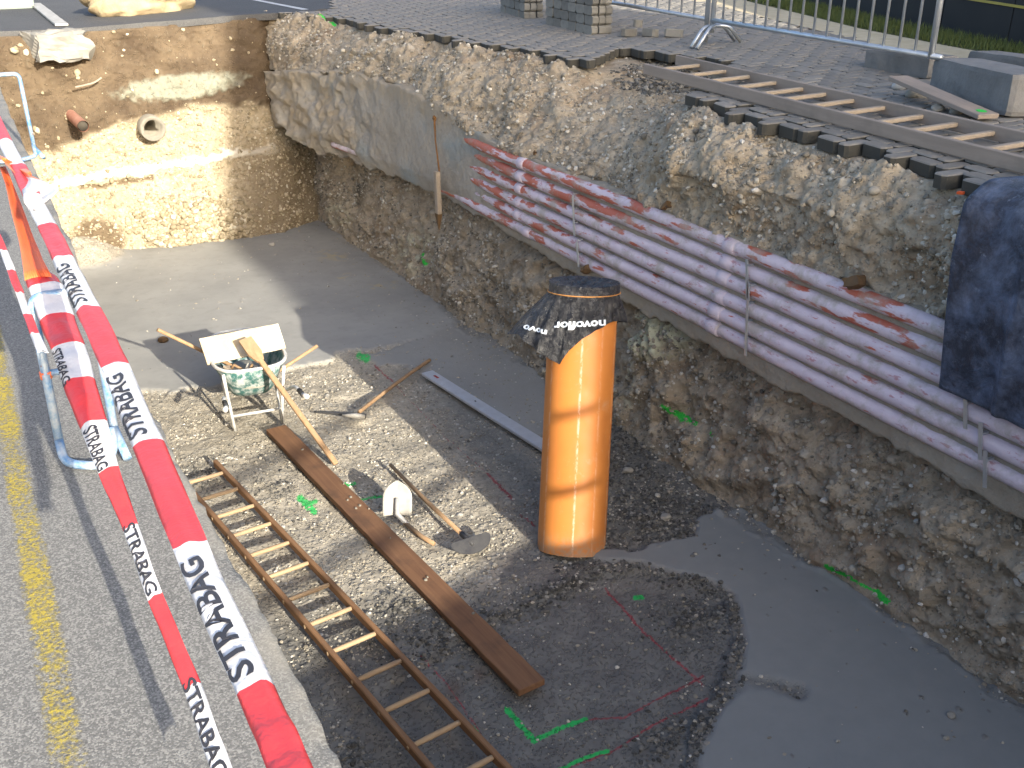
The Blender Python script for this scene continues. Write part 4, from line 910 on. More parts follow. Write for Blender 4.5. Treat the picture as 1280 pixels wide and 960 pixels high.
# mattock
ma = Vector(on_z(446, 517, .05)); mbv = [Vector(on_z(px, py, z)) for px, py, z in ((449, 515, .06), (472, 497, .05), (505, 472, .05), (537, 450, .03))]
mat_ = thing('mattock', 'mattock with a curved wooden handle lying at the shade line', 'mattock', (ma.x, ma.y, 0)); rel = lambda v: Vector(v) - Vector((ma.x, ma.y, 0))
MB().tube([rel(p) for p in smoothline(mbv, 6)], .018, 9).build('handle', 'tool_wood', mat_, True)
hp = [rel(on_z(px, py, z)) for px, py, z in ((393, 515, .02), (420, 517, .045), (446, 519, .06), (457, 521, .05))]
MB().tube(smoothline(hp, 5), [.008 + .02 * (k / 15) for k in range(16)], 8).build('head', 'dark_steel', mat_, True)
q = [rel(on_z(px, py, z)) for px, py, z in ((428, 519, .07), (445, 520, .075), (456, 521, .06))]
MB().tube(q, [.012, .026, .02], 8).build('blade', 'spade_white', mat_, True)

# ------------------------------------------------------------------ wheelbarrow
L1 = Vector(on_z(294, 540)); L2 = Vector(on_z(353, 530)); wc = (L1 + L2) / 2; ax = (L2 - L1).normalized(); ax.z = 0; wy = Vector((-ax.y, ax.x, 0))   # wy points away, to the wheel
wb = thing('wheelbarrow', 'wheelbarrow with a battered green tub and white tube frame', 'wheelbarrow', (wc.x, wc.y, 0), (0, 0, math.atan2(ax.y, ax.x)))
def tubgrid(ins):
    rows_ = []
    for z, x0, x1, y0, y1, r_ in ((.27, .17, .17, .10, .52, .08), (.33, .21, .20, .04, .60, .10), (.47, .27, .245, -.06, .74, .13), (.60, .325, .285, -.13, .86, .16)):
        z += ins * .6; pts = []
        for k in range(40):
            t = 2 * math.pi * k / 40; c_, s_ = math.cos(t), math.sin(t); n_ = 3.2
            fx = abs(c_) ** (2 / n_) * (1 if c_ > 0 else -1); fy = abs(s_) ** (2 / n_) * (1 if s_ > 0 else -1)
            y = (y0 + y1) / 2 + fy * ((y1 - y0) / 2 - ins); hw = x0 + (x1 - x0) * (fy + 1) / 2 - ins; pts.append((fx * hw, y, z))
        rows_.append(pts)
    return rows_
g = tubgrid(0); gi = tubgrid(.008); n = 40; vs_ = sum(g, []) + sum(gi, []); fs_ = []
for r_ in range(3): fs_ += [(r_ * n + k, r_ * n + (k + 1) % n, (r_ + 1) * n + (k + 1) % n, (r_ + 1) * n + k) for k in range(n)]
for r_ in range(4, 7): fs_ += [(r_ * n + k, (r_ + 1) * n + k, (r_ + 1) * n + (k + 1) % n, r_ * n + (k + 1) % n) for k in range(n)]
fs_ += [(3 * n + k, 3 * n + (k + 1) % n, 7 * n + (k + 1) % n, 7 * n + k) for k in range(n)]; fs_ += [tuple(range(n))[::-1], tuple(range(4 * n, 5 * n))]
tub = newmesh('tub', vs_, fs_, 'green_tub', wb, True)
MB().tube(g[3], .015, 8, closed=True).build('rim', 'white_tube', tub, True)
heap = [(0, .3, .42)]; hv = []; hf = []
for j in range(7):
    for k in range(20):
        t = 2 * math.pi * k / 20; rr_ = j / 6; hv.append((.215 * rr_ * math.cos(t), .30 + .34 * rr_ * math.sin(t), .46 - .07 * rr_ + rng.uniform(-.012, .012)))
for j in range(6): hf += [(j * 20 + k, j * 20 + (k + 1) % 20, (j + 1) * 20 + (k + 1) % 20, (j + 1) * 20 + k) for k in range(20)]
ho = newmesh('mortar_heap', hv, hf, 'lean_concrete', None, True); ho.location = wb.location; ho.rotation_euler = wb.rotation_euler; tag(ho, 'grey mortar left in the green wheelbarrow tub', 'mortar')
for s_ in (-1, 1):
    fr1 = bend([(s_ * .04, .95, .20), (s_ * .20, .55, .25), (s_ * .235, .0, .30), (s_ * .29, -.28, .46), (s_ * .30, -.50, .50)], .08)
    MB().tube(fr1, .0155, 8).build('handle_tube', 'white_tube', wb, True)
    MB().tube([fr1[-1] + (fr1[-2] - fr1[-1]).normalized() * .05, fr1[-1] + Vector((0, -.09, .01))], .021, 9).build('grip', 'dark_rubber', wb, True)
    MB().tube([fr1[-1] + Vector((0, -.085, .01)), fr1[-1] + Vector((s_ * .02, -.17, .02))], [.017, .022], 9).build('grip_end', 'white_tube', wb, True)
    sgn = s_
    MB().tube(bend([(s_ * .25, -.10, .58), (s_ * .225, -.02, .30), (s_ * .20, 0, .012)], .05), .014, 8).build('leg', 'white_tube', wb, True)
    MB().tube(bend([(s_ * .22, .30, .28), (s_ * .205, .10, .16), (s_ * .20, .01, .03)], .05), .011, 8).build('leg_brace', 'white_tube', wb, True)
MB().tube([(-.20, .0, .15), (.20, .0, .15)], .012, 8).build('crossbar', 'white_tube', wb, True)
wh = thing('wheel', None, None); wh.parent = wb; 
tc = [(0, 1.0 + .165 * math.cos(t), .20 + .165 * math.sin(t)) for t in np.linspace(0, 2 * math.pi, 33)[:-1]]
bpy.data.objects.remove(wh)
wh = MB().tube([(-.04, 1.0, .2), (-.02, 1.0, .2), (.02, 1.0, .2), (.04, 1.0, .2)], [.09, .115, .115, .09], 24).build('wheel', 'white_tube', wb, True)
MB().tube(tc, .036, 10, closed=True).build('tyre', 'dark_rubber', wh, True)
# things in and on the wheelbarrow
def panel(name, mat, corners, th, label, cat):
    c_ = [Vector(v) for v in corners]; n_ = (c_[1] - c_[0]).cross(c_[3] - c_[0]).normalized(); vs_ = [v for v in c_] + [v + n_ * th for v in c_]; o_ = sum(c_, Vector()) / 4
    o = newmesh(name, [v - o_ for v in vs_], [(3, 2, 1, 0), (4, 5, 6, 7), (0, 1, 5, 4), (1, 2, 6, 5), (2, 3, 7, 6), (3, 0, 4, 7)], mat); o.location = o_
    md = o.modifiers.new('bevel', 'BEVEL'); md.width = .005; md.segments = 2; tag(o, label, cat); return o
Yb_ = wc.y + .20
panel('board', 'form_panel', [on_y(248, 424, Yb_ + .12), on_y(259, 457, Yb_), on_y(357, 436, Yb_ + .02), on_y(347, 405, Yb_ + .14)], .028, 'pale plaster smeared board leaning across the wheelbarrow tub', 'board')
def stick(name, pts, r_, mat, label, cat, group=None):
    p = [Vector(v) for v in pts]; o_ = p[0].copy(); o = MB().tube([v - o_ for v in p], r_, 9).build(name, mat, None, True); o.location = o_; return tag(o, label, cat, group)
stick('tool_handle', [on_y(197, 412, Yb_ + .3), on_y(243, 434, Yb_ + .34), on_y(300, 462, Yb_ + .36)], .016, 'tool_wood', 'wooden handle sticking out to the road side of the wheelbarrow', 'handle')
stick('tool_handle', [on_y(397, 432, Yb_ - .05), on_y(345, 466, Yb_ - .02), on_y(322, 481, Yb_ + .05)], .015, 'tool_wood', 'wooden handle sticking out over the wheelbarrow grip towards the ducts', 'handle')
stick('tool_handle', [on_y(324, 430, Yb_ + .10), on_y(326, 446, Yb_ + .08), on_y(330, 482, Yb_ + .08)], .012, 'rung_wood', 'short upright wooden handle in the wheelbarrow tub', 'handle')
# long strut leaning on the wheelbarrow, with a paddle end
pa_ = Vector(on_y(306, 424, Yb_ - .10)); pb_ = Vector(on_z(420, 580, .02)); dv = (pb_ - pa_).normalized(); pd = thing('mixing_paddle', 'wooden mixing paddle leaning on the wheelbarrow rim with its foot on gravel', 'paddle', pb_); 
sd_ = dv.cross(Vector((0, -.35, 1))).normalized(); ud = sd_.cross(dv)
MB().beam(pa_ + dv * .22 - pb_, Vector((0, 0, 0)), .045, .03, up=tuple(ud), bev=.006).build('shaft', 'tool_wood', pd)
bl = [(-.058, 0), (.058, 0), (.062, .16), (.03, .25), (-.03, .25), (-.062, .16)]
MB().prism(bl, -.012, .012, Matrix.Translation(pa_ - pb_) @ Matrix((sd_, dv, ud)).transposed().to_4x4()).build('blade', 'tool_wood', pd)
# hand tools in the tub
for k, (px, py, w_, l_, rz, mt, lb_) in enumerate([(296, 452, .09, .24, .7, 'pale_wood', 'pale wooden float lying in the wheelbarrow tub'), (312, 452, .10, .20, -.5, 'spade_white', 'white crusted trowel blade lying in the wheelbarrow tub')]):
    p = Vector(on_z(px, py + 14, .50)); o = MB().box((0, 0, 0), (w_, l_, .018), bev=.004).build('hand_float' if k == 0 else 'trowel', mt); o.location = p; o.rotation_euler = (.35, .3, rz); tag(o, lb_, 'float' if k == 0 else 'trowel')
    MB().tube([(0, -.06, .012), (0, -.05, .05), (0, .05, .05), (0, .06, .012)], .012, 8).build('grip', 'tool_wood', o, True)

# ------------------------------------------------------------------ road paint
b = NB('worn_yellow')
f = b.math('ADD', b.noise(90, None, 4, .75), b.math('MULTIPLY', b.noise(4, None, 4), .5))
c = b.mix(b.noise(12, None, 5), (.50, .38, .03), (.42, .33, .06))
tr = b.n.new('ShaderNodeBsdfTransparent'); mx = b.n.new('ShaderNodeMixShader')
b.fin(c, .8, b.bump(b.noise(120), .5, .003), 0, .2)
ed = b.attr('edge')
b.l.new(b.ramp(b.math('SUBTRACT', f, b.math('MULTIPLY', ed, .35)), [(.65, 0.), (.84, .7)]), mx.inputs[0]); b.l.new(tr.outputs[0], mx.inputs[1]); b.l.new(b.b.outputs[0], mx.inputs[2]); b.l.new(mx.outputs[0], b.out.inputs[0])
zlf = lambda x, Y: zl(Y)
yr = [on_g(px, py, zlf) for px, py in ((128, 955), (75, 740), (20, 500))]; yl_ = [on_g(px, py, zlf) for px, py in ((58, 955), (25, 760), (2, 620))]
xr = float(np.mean([p[0] for p in yr])); xl_ = float(np.mean([p[0] for p in yl_])); 
ysy = np.arange(-6, 14.5, .1); us = np.linspace(0, 1, 9); P = np.zeros((len(ysy), 9, 3)); P[:, :, 0] = xl_ + (xr - xl_) * us; P[:, :, 1] = ysy[:, None]; P[:, :, 2] = zl(P[:, :, 1]) + .004
yo = gridmesh('road_marking', P, 'worn_yellow', attrs=dict(edge=np.broadcast_to(np.abs(us * 2 - 1) ** 4, (len(ysy), 9)))); tag(yo, kind='structure'); yo['label'] = 'worn yellow line painted on the asphalt'
simple('white_line', (.55, .55, .54), (.42, .42, .41), 12, .8, .2, 60)
wa, wb_ = on_g(382, 12.5), on_g(318, 0); d = (wb_ - wa); d /= np.linalg.norm(d); sd2 = np.array([d[1], -d[0], 0]) * .055; q = []
for t in np.linspace(0, np.linalg.norm(wb_ - wa) + 6, 12):
    for s_ in (-1, 1): p = wa + d * t + sd2 * s_; q.append((p[0], p[1], float(gz(p[0], p[1])) + .006))
wo = newmesh('road_marking', q, [(2 * i, 2 * i + 1, 2 * i + 3, 2 * i + 2) for i in range(11)], 'white_line'); tag(wo, kind='structure')

# ------------------------------------------------------------------ blue steel trestles
def stand(name, label, foot, h, w, rz, group):
    s_ = thing(name, label, 'barrier stand', (foot[0], foot[1], float(zl(foot[1]))), (0, 0, rz), group)
    for sgn, l_ in ((-1, 'near'), (1, 'far')):
        pass
    MB().tube(bend([(-w / 2, -.02, .03), (-w / 2, .0, h * .55), (-w / 2, .02, h), (w / 2, .02, h), (w / 2, .0, h * .55), (w / 2, -.02, .03)], .035), .0125, 10).build('frame', 'blue_steel', s_, True)
    MB().tube(bend([(-w / 2, -.02, .05), (-w / 2 + .005, -.10, .0135), (.02, -.16, .0135), (w / 2 - .01, -.10, .02), (w / 2 - .01, -.06, .08)], .05), .0125, 10).build('foot_loop', 'blue_steel', s_, True)
    MB().tube([(w / 2, -.02, .06), (w / 2 + .02, -.14, .013)], .0125, 10).build('foot', 'blue_steel', s_, True)
    MB().tube([(-w / 2, .005, h * .53), (-w / 2 + .085, .0, h * .53)], .010, 8).build('hook', 'blue_steel', s_, True)
    MB().tube([(-w / 2, .004, h * .50), (-w / 2, .004, h * .545)], .0165, 10).build('tape_tie', 'tape_orange', s_, True)
    return s_
f1 = on_g(112, 560, zlf); stand('barrier_stand', 'blue steel barrier stand with red and white tape over its top bar', f1, .47, .15, R(-4), 'blue stands along the road edge')
f2 = on_g(12, 199, zlf); stand('barrier_stand', 'blue steel barrier stand beyond the knotted white tape end', f2, .50, .30, R(8), 'blue stands along the road edge')

# ------------------------------------------------------------------ barrier tapes
def tape(name, label, nodes, bounds, texts, first='tape_red', wrap=.95, alt=('tape_red', 'tape_white'), ink=True):
    "nodes: (px, py, z, half width m, roll rad); bounds: picture rows where the printed colour changes, from the near end"
    C = np.array([on_z(px, py, z) for px, py, z, w, r_ in nodes]); Wd = [n_[3] for n_ in nodes]; Rl = [n_[4] for n_ in nodes]
    SP = smoothline(C, 14); n = len(SP); par = [i / 14 for i in range(n)]; wv = np.interp(par, range(len(nodes)), Wd); rv = np.interp(par, range(len(nodes)), Rl)
    rowy = [project(np.array(p))[1] for p in SP]
    NU = 9
    def frame(i):
        t = (SP[min(i + 1, n - 1)] - SP[max(i - 1, 0)]).normalized(); s_ = t.cross(Vector((0, 0, 1))).normalized(); up = s_.cross(t)
        a = rv[i]; return t, s_ * math.cos(a) + up * math.sin(a), up * math.cos(a) - s_ * math.sin(a)
    FR = [frame(i) for i in range(n)]
    def pt(i, u_, lift=0.):
        i0 = min(int(i), n - 2); k = i - i0; p = SP[i0].lerp(SP[i0 + 1], k); _, s_, up = FR[i0]; w = wv[i0] * (1 - k) + wv[i0 + 1] * k
        wr_ = wrap * (1 + .22 * math.sin(i * .21 + 1.3) + .12 * math.sin(i * .53)); th = u_ * wr_; lift += .0022 * math.sin(u_ * 5 + i * .33) * math.sin(i * .17) + .0016 * abs(math.sin(u_ * 2.1 + .4 * math.sin(i * .12)))
        return p + s_ * (w * math.sin(th) / math.sin(min(wr_, 1.57))) + up * (w * (math.cos(th) - 1) * .9 + lift)
    root = thing(name, label, 'barrier tape', SP[0]); o0 = SP[0]
    vs_ = [pt(i, -1 + 2 * k / (NU - 1)) + Vector((0, 0, .0012 * math.sin(i * .9))) - o0 for i in range(n) for k in range(NU)]; fs_ = []; mi = []
    for i in range(n - 1):
        c_ = sum(1 for b_ in bounds if rowy[i] < b_)
        for k in range(NU - 1): fs_.append((i * NU + k, i * NU + k + 1, (i + 1) * NU + k + 1, (i + 1) * NU + k)); mi.append(c_ % 2)
    o = newmesh('band', vs_, fs_, None, root, True); o.data.materials.append(MATS[alt[0]]); o.data.materials.append(MATS[alt[1]]); o.data.polygons.foreach_set('material_index', mi)
    md = o.modifiers.new('s', 'SOLIDIFY'); md.thickness = .0006
    ar = np.concatenate([[0], np.cumsum([(SP[i + 1] - SP[i]).length for i in range(n - 1)])])
    def at_row(y): return float(np.interp(-y, [-v for v in rowy], ar))
    tv, tf = text_mesh('STRABAG', .024); tw = max(v[0] for v in tv)
    for y0, y1, up_, u0, u1 in texts:      # lettering from row y0 to row y1; glyph feet at u0, tops at u1
        a0, a1 = at_row(y0), at_row(y1); q = []
        for x, y, z in tv:
            a = a0 + (a1 - a0) * (x / tw); i = float(np.interp(a, ar, range(n))); u_ = u0 + (u1 - u0) * y / .73; q.append(pt(i, u_, .0018) - o0)
        newmesh('lettering', q, tf, 'tape_ink', root)
    return root
zA = lambda y: 3.10
A_nodes = [(432, 1100, 3.12, .019, .05), (370, 975, 3.11, .0193, .05), (324, 866, 3.10, .0197, .0), (242, 690, 3.10, .0215, .0), (188, 558, 3.09, .024, 0), (146, 460, 3.09, .025, 0), (112, 387, 3.09, .026, 0), (80, 323, 3.09, .026, 0), (60, 282, 3.09, .026, 0), (41, 245, 3.10, .026, 0), (23, 207, 3.10, .027, 0), (8, 178, 3.10, .027, 0), (-25, 110, 3.11, .03, 0)]
tape('barrier_tape', 'wide taut red and white barrier tape nearest the pit edge', A_nodes, [866, 690, 558, 460, 387, 323, 282, 245, 207, 178], [(845, 698, 1, .18, -1.05), (544, 468, 1, .12, -1.05), (378, 330, 1, .12, -1.05)])
B_nodes = [(318, 1080, 2.60, .018, .55), (275, 960, 2.63, .0165, .5), (238, 857, 2.66, .015, .45), (193, 745, 2.70, .0145, .4), (162, 658, 2.74, .0155, .35), (136, 590, 2.78, .021, .25), (117, 530, 2.82, .029, .1), (99, 475, 2.86, .036, 0), (84, 428, 2.89, .040, 0), (70, 391, 2.91, .044, 0), (57, 355, 2.945, .044, 0), (50, 340, 2.955, .042, 0)]
tape('barrier_tape', 'slack red and white barrier tape running up to the blue stand', B_nodes, [857, 745, 658, 590, 528, 475, 428, 391, 355], [(850, 972, 1, -.8, .7), (655, 742, 1, -.8, .7), (532, 585, 1, -.9, .2), (432, 474, 1, -1.0, -.4)][:4], wrap=1.0, alt=('tape_white', 'tape_red'))
# pleated end of that tape, gathered up to the wide one
pl_ = thing('barrier_tape', 'pleated orange red tape end gathered above the blue stand', 'barrier tape', on_z(50, 345, 2.95)); o0 = Vector(pl_.location); vs_ = []; NU = 25; NR = 12
prof = [(48, 346, 2.955, 17), (40, 322, 2.97, 12.5), (32, 297, 2.99, 9), (22, 265, 3.02, 8), (12, 232, 3.05, 4.5), (3, 208, 3.08, 4)]
pr_ = np.array(prof, float)
for j in range(NR):
    t = j / (NR - 1) * 5; cx, cy, cz, hw = [float(np.interp(t, range(6), pr_[:, k])) for k in range(4)]
    for i in range(NU):
        u_ = -1 + 2 * i / (NU - 1); p = on_z(cx + hw * u_, cy + 2.5 * u_ * u_ * (t < 1) - hw * .12 * u_, cz + .010 * math.sin(i * 1.57 * 1.9) * (.4 + .6 * t / 5)); vs_.append(Vector(p) - o0)
o = newmesh('band', vs_, [(j * NU + i, j * NU + i + 1, (j + 1) * NU + i + 1, (j + 1) * NU + i) for j in range(NR - 1) for i in range(NU - 1)], 'tape_orange', pl_, True); o.modifiers.new('s', 'SOLIDIFY').thickness = .0006
# fluttering white end knotted on the wide tape
kn = thing('barrier_tape', 'loose white tape end with an orange loop knotted on the taut tape', 'barrier tape', on_z(30, 228, 3.1)); o0 = Vector(kn.location)
vs_ = []; ql = [((-4, 192), (38, 214)), ((2, 200), (40, 220)), ((26, 224), (56, 227)), ((28, 238), (73, 238)), ((30, 252), (62, 250)), ((36, 262), (50, 262))]
for j in range(21):
    t = j / 4; k = min(int(t), 4); f = t - k
    a = np.array(ql[k][0]) * (1 - f) + np.array(ql[k + 1][0]) * f; c_ = np.array(ql[k][1]) * (1 - f) + np.array(ql[k + 1][1]) * f
    for i in range(11): u_ = i / 10; p = a * (1 - u_) + c_ * u_; vs_.append(Vector(on_z(p[0], p[1], 3.105 + .022 * math.sin(u_ * 7 + j * .5) - .006 * j * u_ * .3)) - o0)
fs_ = [(j * 11 + i, j * 11 + i + 1, (j + 1) * 11 + i + 1, (j + 1) * 11 + i) for j in range(20) for i in range(10)]
o = newmesh('band', vs_, fs_, None, kn, True); o.data.materials.append(MATS['tape_orange']); o.data.materials.append(MATS['tape_white']); o.data.polygons.foreach_set('material_index', [0 if j < 7 else 1 for j in range(20) for i in range(10)]); o.modifiers.new('s', 'SOLIDIFY').thickness = .0006
C_nodes = [(-30, 230, 2.98, .012, .3), (-4, 292, 2.94, .012, .3), (10, 325, 2.93, .012, .3), (22, 358, 2.91, .012, .3), (36, 395, 2.90, .012, .3), (54, 440, 2.90, .012, .3)]
tape('barrier_tape', 'thin red and white barrier tape tied to the far leg of the blue stand', C_nodes, [415, 392, 365, 335, 312, 290], [(336, 362, 1, -.7, .7)], wrap=.9, alt=('tape_white', 'tape_red'))
# tapes across the near end of the pit, behind the camera
for z_, lb_ in ((.28, 'low red and white tape across the near end of the pit'), (.80, 'high red and white tape across the near end of the pit')):
    vs_ = []; mi = []
    for i in range(25):
        x = .2 + i * .18; zz = float(gz(x, YN)) + z_ - .10 * math.sin(i / 24 * math.pi) + .18 * (i / 24)
        vs_ += [(x, YN - .12, zz - .035), (x, YN - .12, zz + .035)]; mi.append(i % 2)
    o = newmesh('barrier_tape', vs_, [(2 * i, 2 * i + 2, 2 * i + 3, 2 * i + 1) for i in range(24)], 'tape_red'); o.data.materials.append(MATS['tape_white']); o.data.polygons.foreach_set('material_index', mi[:24]); tag(o, lb_, 'barrier tape')

# ------------------------------------------------------------------ steel crowd barrier on the paving
gp = lambda px, py, dz=0.: Vector(on_g(px, py, zr, dz))
c1 = gp(889, 43); c2p = gp(1158, 118)
c1 = Vector((c1.x, c1.y, 0)); c1.z = float(zr(c1.x, c1.y))
bl1 = Vector(on_g(891, 25, zr, .24)); bl2 = Vector(on_g(1164, 70, zr, .24)); bd = (bl2 - bl1); Lb = bd.length; bdn = bd.normalized()
bar = thing('crowd_barrier', 'galvanised steel crowd barrier standing on the paving', 'barrier', (bl1.x, bl1.y, bl1.z - .24)); g0 = Vector(bar.location)
hB = 1.0; upz = Vector((0, 0, 1))
A0 = bl1 - g0; A1 = bl2 - g0
for p in (A0, A1): MB().tube([p - upz * (.12 if p is A0 else .02), p + upz * .5, p + upz * hB], .024, 10).build('post', 'galvanised', bar, True)
MB().tube([A0 - bdn * .02, A1 + bdn * .10], .021, 10).build('rail', 'galvanised', bar, True)
MB().tube([A0 + upz * hB, A1 + upz * hB], .021, 10).build('rail', 'galvanised', bar, True)
nb_ = 17
for k in range(1, nb_): p = A0.lerp(A1, k / nb_); MB().tube([p, p + upz * hB], .0105, 8).build('bar', 'galvanised', bar, True)
nB = Vector((-bdn.y, bdn.x, 0)).normalized()
ft1 = gp(864, 62) - g0; ft2 = gp(918, 53) - g0
for fdx in (0, .10):
    o_ = bdn * fdx
    MB().tube(bend([ft1 + o_ + Vector((0, 0, .02)), (ft1 * .45 + A0 * .55) + Vector((0, 0, .05)) + o_, A0 + o_ * .3 - Vector((0, 0, .05))], .10), .019, 9).build('foot', 'galvanised', bar, True)
    MB().tube(bend([ft2 + o_ + Vector((0, 0, .02)), (ft2 * .45 + A0 * .55) + Vector((0, 0, .05)) + o_, A0 + o_ * .3 - Vector((0, 0, .05))], .10), .019, 9).build('foot', 'galvanised', bar, True)
lb0 = bl1 - bdn * .10; bar2 = thing('crowd_barrier', 'galvanised steel crowd barrier beside the stack of paving stones', 'barrier', (lb0.x, lb0.y, lb0.z - .24)); g1 = Vector(bar2.location)
B1 = Vector(on_g(782, 6, zr, .24)); bdl = (B1 - lb0).normalized(); B1 = lb0 + bdl * 4.2; A0, A1 = lb0 - g1, B1 - g1
for p in (A0, A1): MB().tube([p - upz * .22, p + upz * .5, p + upz * hB], .024, 10).build('post', 'galvanised', bar2, True)
for h_ in (0, hB): MB().tube([A0 + upz * h_, A1 + upz * h_], .021, 10).build('rail', 'galvanised', bar2, True)
for k in range(1, nb_): p = A0.lerp(A1, k / nb_); MB().tube([p, p + upz * hB], .0105, 8).build('bar', 'galvanised', bar2, True)

# ------------------------------------------------------------------ long wooden ladder lying on the paving
a1 = gp(806, 84, .07); a2 = gp(1330, 216, .07); b1 = gp(846, 73, .07); b2 = gp(1330, 183, .07)
wl_ = thing('ladder', 'long weathered grey wooden ladder lying on the paving along the pit edge', 'ladder', (a1.x, a1.y, a1.z - .07)); g2 = Vector(wl_.location)
zlift = Vector((0, 0, .012))
MB().beam(a1 - g2 - zlift, a2 - g2 - zlift, .032, .085, bev=.005).build('rail', 'grey_wood', wl_); MB().beam(b1 - g2 - zlift, b2 - g2 - zlift, .032, .085, bev=.005).build('rail', 'grey_wood', wl_)
rp = [(858, 83), (887, 91), (915, 98), (945, 106), (977, 114), (1011, 120), (1047, 128), (1085, 137), (1125, 149), (1168, 159), (1213, 170), (1262, 182), (1315, 196)]
for px, py in rp:
    p = gp(px, py, .06); ad = (a2 - a1).normalized(); bd2 = (b2 - b1).normalized(); ta = (p - a1).dot(ad); pa1 = a1 + ad * ta; tb = (pa1 - b1).dot(bd2); pb1 = b1 + bd2 * tb
    MB().beam(pa1 - g2 - zlift, pb1 - g2 - zlift, .045, .028, bev=.006).build('rung', 'pale_wood', wl_)

# ------------------------------------------------------------------ concrete blocks, plank and rubble
def rough_block(name, L, Wd, Hh, label, cat, loc, rz, mat='block_concrete', amp=.02, seed=0, group=None):
    bm = bmesh.new(); bmesh.ops.create_cube(bm, size=1); bmesh.ops.subdivide_edges(bm, edges=bm.edges[:], cuts=7, use_grid_fill=True)
    for v in bm.verts:
        v.co = Vector((v.co.x * L, v.co.y * Wd, v.co.z * Hh)); c_ = v.co
        edge = sum([abs(abs(c_.x) - L / 2) < 1e-4, abs(abs(c_.y) - Wd / 2) < 1e-4, abs(abs(c_.z) - Hh / 2) < 1e-4])
        n_ = np.array([c_.x * 5 + seed, c_.y * 5 + c_.z * 7 + seed]); q = float(fbm(n_[:1], n_[1:], 600 + seed, 4)[0])
        v.co *= 1 - (edge - 1) * .02; v.co += c_.normalized() * q * amp
    me = bpy.data.meshes.new(name); bm.to_mesh(me); bm.free(); me.materials.append(MATS[mat]); o = bpy.data.objects.new(name, me); COL.objects.link(o)
    o.location = loc; o.rotation_euler = (0, 0, rz); return tag(o, label, cat, group)
def block_from(pxl, pxr, hpx, dep, name, label, seed):
    a, b_ = gp(*pxl), gp(*pxr); m = (a + b_) / 2; d = b_ - a; L = d.length; dist = (m - Vector(EYE)).length; Hh = hpx / F * dist / math.cos(R(15))
    d.normalize(); n_ = Vector((-d.y, d.x, 0)); n_ = n_ if n_.dot(m - Vector(EYE)) > 0 else -n_
    c_ = m + n_ * dep / 2; return rough_block(name, L, dep, Hh, label, 'concrete block', (c_.x, c_.y, m.z + Hh / 2 - .005), math.atan2(d.y, d.x), seed=seed)
block_from((1160, 112), (1256, 150), 40, .30, 'concrete_block', 'long grey concrete block with a rough broken end on the paving', 3)
block_from((1078, 84), (1158, 100), 22, .30, 'concrete_block', 'low grey concrete block under the foot of the crowd barrier', 8)
block_from((1205, 92), (1330, 122), 28, .25, 'concrete_block', 'pale concrete kerb block behind the long grey block', 12)
ba = gp(1122, 97, .14); bb = gp(1236, 146, .04)
pk = slab_obj('plank', 'grey_wood', ba, bb, .16, .03, 'short grey plank with a green paint spot resting on rubble', 'plank')
MB().tube([(.0, 0, .0165), (.0, 0, .018)], [.035, .03], 9).build('paint_spot', 'spray_green', pk).location = (0, (bb - ba).length * .42, 0)
def stone(px, py, r_, label, fzz, seed, mat='pebble', fl=.7, on=None, name='stone', cat='stone'):
    p = Vector(on) if on is not None else Vector(on_g(px, py, fzz)); bm = bmesh.new(); bmesh.ops.create_icosphere(bm, subdivisions=3, radius=r_)
    for v in bm.verts:
        q = v.co / r_; n_ = float(fbm(np.array([q.x * 1.3 + seed]), np.array([q.y * 1.3 + q.z * 1.7]), 700 + seed, 3)[0]); v.co *= 1 + .28 * n_; v.co.z *= fl; v.co.x *= 1.15
    me = bpy.data.meshes.new(name); bm.to_mesh(me); bm.free(); me.polygons.foreach_set('use_smooth', [True] * len(me.polygons)); me.materials.append(MATS[mat]); o = bpy.data.objects.new(name, me); COL.objects.link(o)
    o.location = (p.x, p.y, p.z + (r_ * fl * .6 if on is None else 0)); o.rotation_euler = (0, 0, seed); return tag(o, label, cat)
stone(1124, 112, .055, 'white stone under the raised end of the short grey plank', zr, 1, 'spade_white'); stone(1146, 122, .07, 'pale rubble lump propping the short grey plank', zr, 2)
stone(1172, 139, .04, 'small pale stone beside the middle of the short grey plank', zr, 3); stone(1195, 142, .045, 'small round stone at the low end of the short grey plank', zr, 4)

# ------------------------------------------------------------------ stacks of paving stones
stk_mesh = bpy.data.meshes.new('paving_stone'); stk_mesh.from_pydata(PV, [], PF); stk_mesh.update(); stk_mesh.materials.append(MATS['paver_side'])
def paver_stack(corner, along, lab, nl, nd, nz, upright):
    "corner: lower front corner; stones on edge in rows"
    s_ = thing('paver_stack', lab, 'paving stones', corner); ax_ = along.normalized(); ay_ = Vector((-ax_.y, ax_.x, 0)); ay_ = ay_ if ay_.dot(corner - Vector(EYE)) > 0 else -ay_
    for k in range(nz):
        for i in range(nl):
            for j in range(nd):
                if 0 < i < nl - 1 and j > 0 and k < nz - 1: continue
                o = bpy.data.objects.new('paving_stone', stk_mesh); COL.objects.link(o); o.parent = s_
                jit = Vector((rng.uniform(-.006, .006), rng.uniform(-.008, .008), 0))
                if upright: M = Matrix((ax_, upz, ay_)).transposed().to_4x4(); pos = ax_ * (.1 + .2 * i) + ay_ * (.08 + .084 * j) + upz * (.05 + .1 * k); M = Matrix.Translation(pos + jit) @ M
                else: M = Matrix((ax_, ay_, upz)).transposed().to_4x4(); pos = ax_ * (.1 + .2 * i) + ay_ * (.05 + .1 * j) + upz * (.082 + .082 * k); M = Matrix.Translation(pos + jit) @ M
                o.matrix_local = M
    return s_
k1 = gp(750, 47); k2 = gp(783, 42); k0 = gp(682, 31); kd = (k1 - k0)
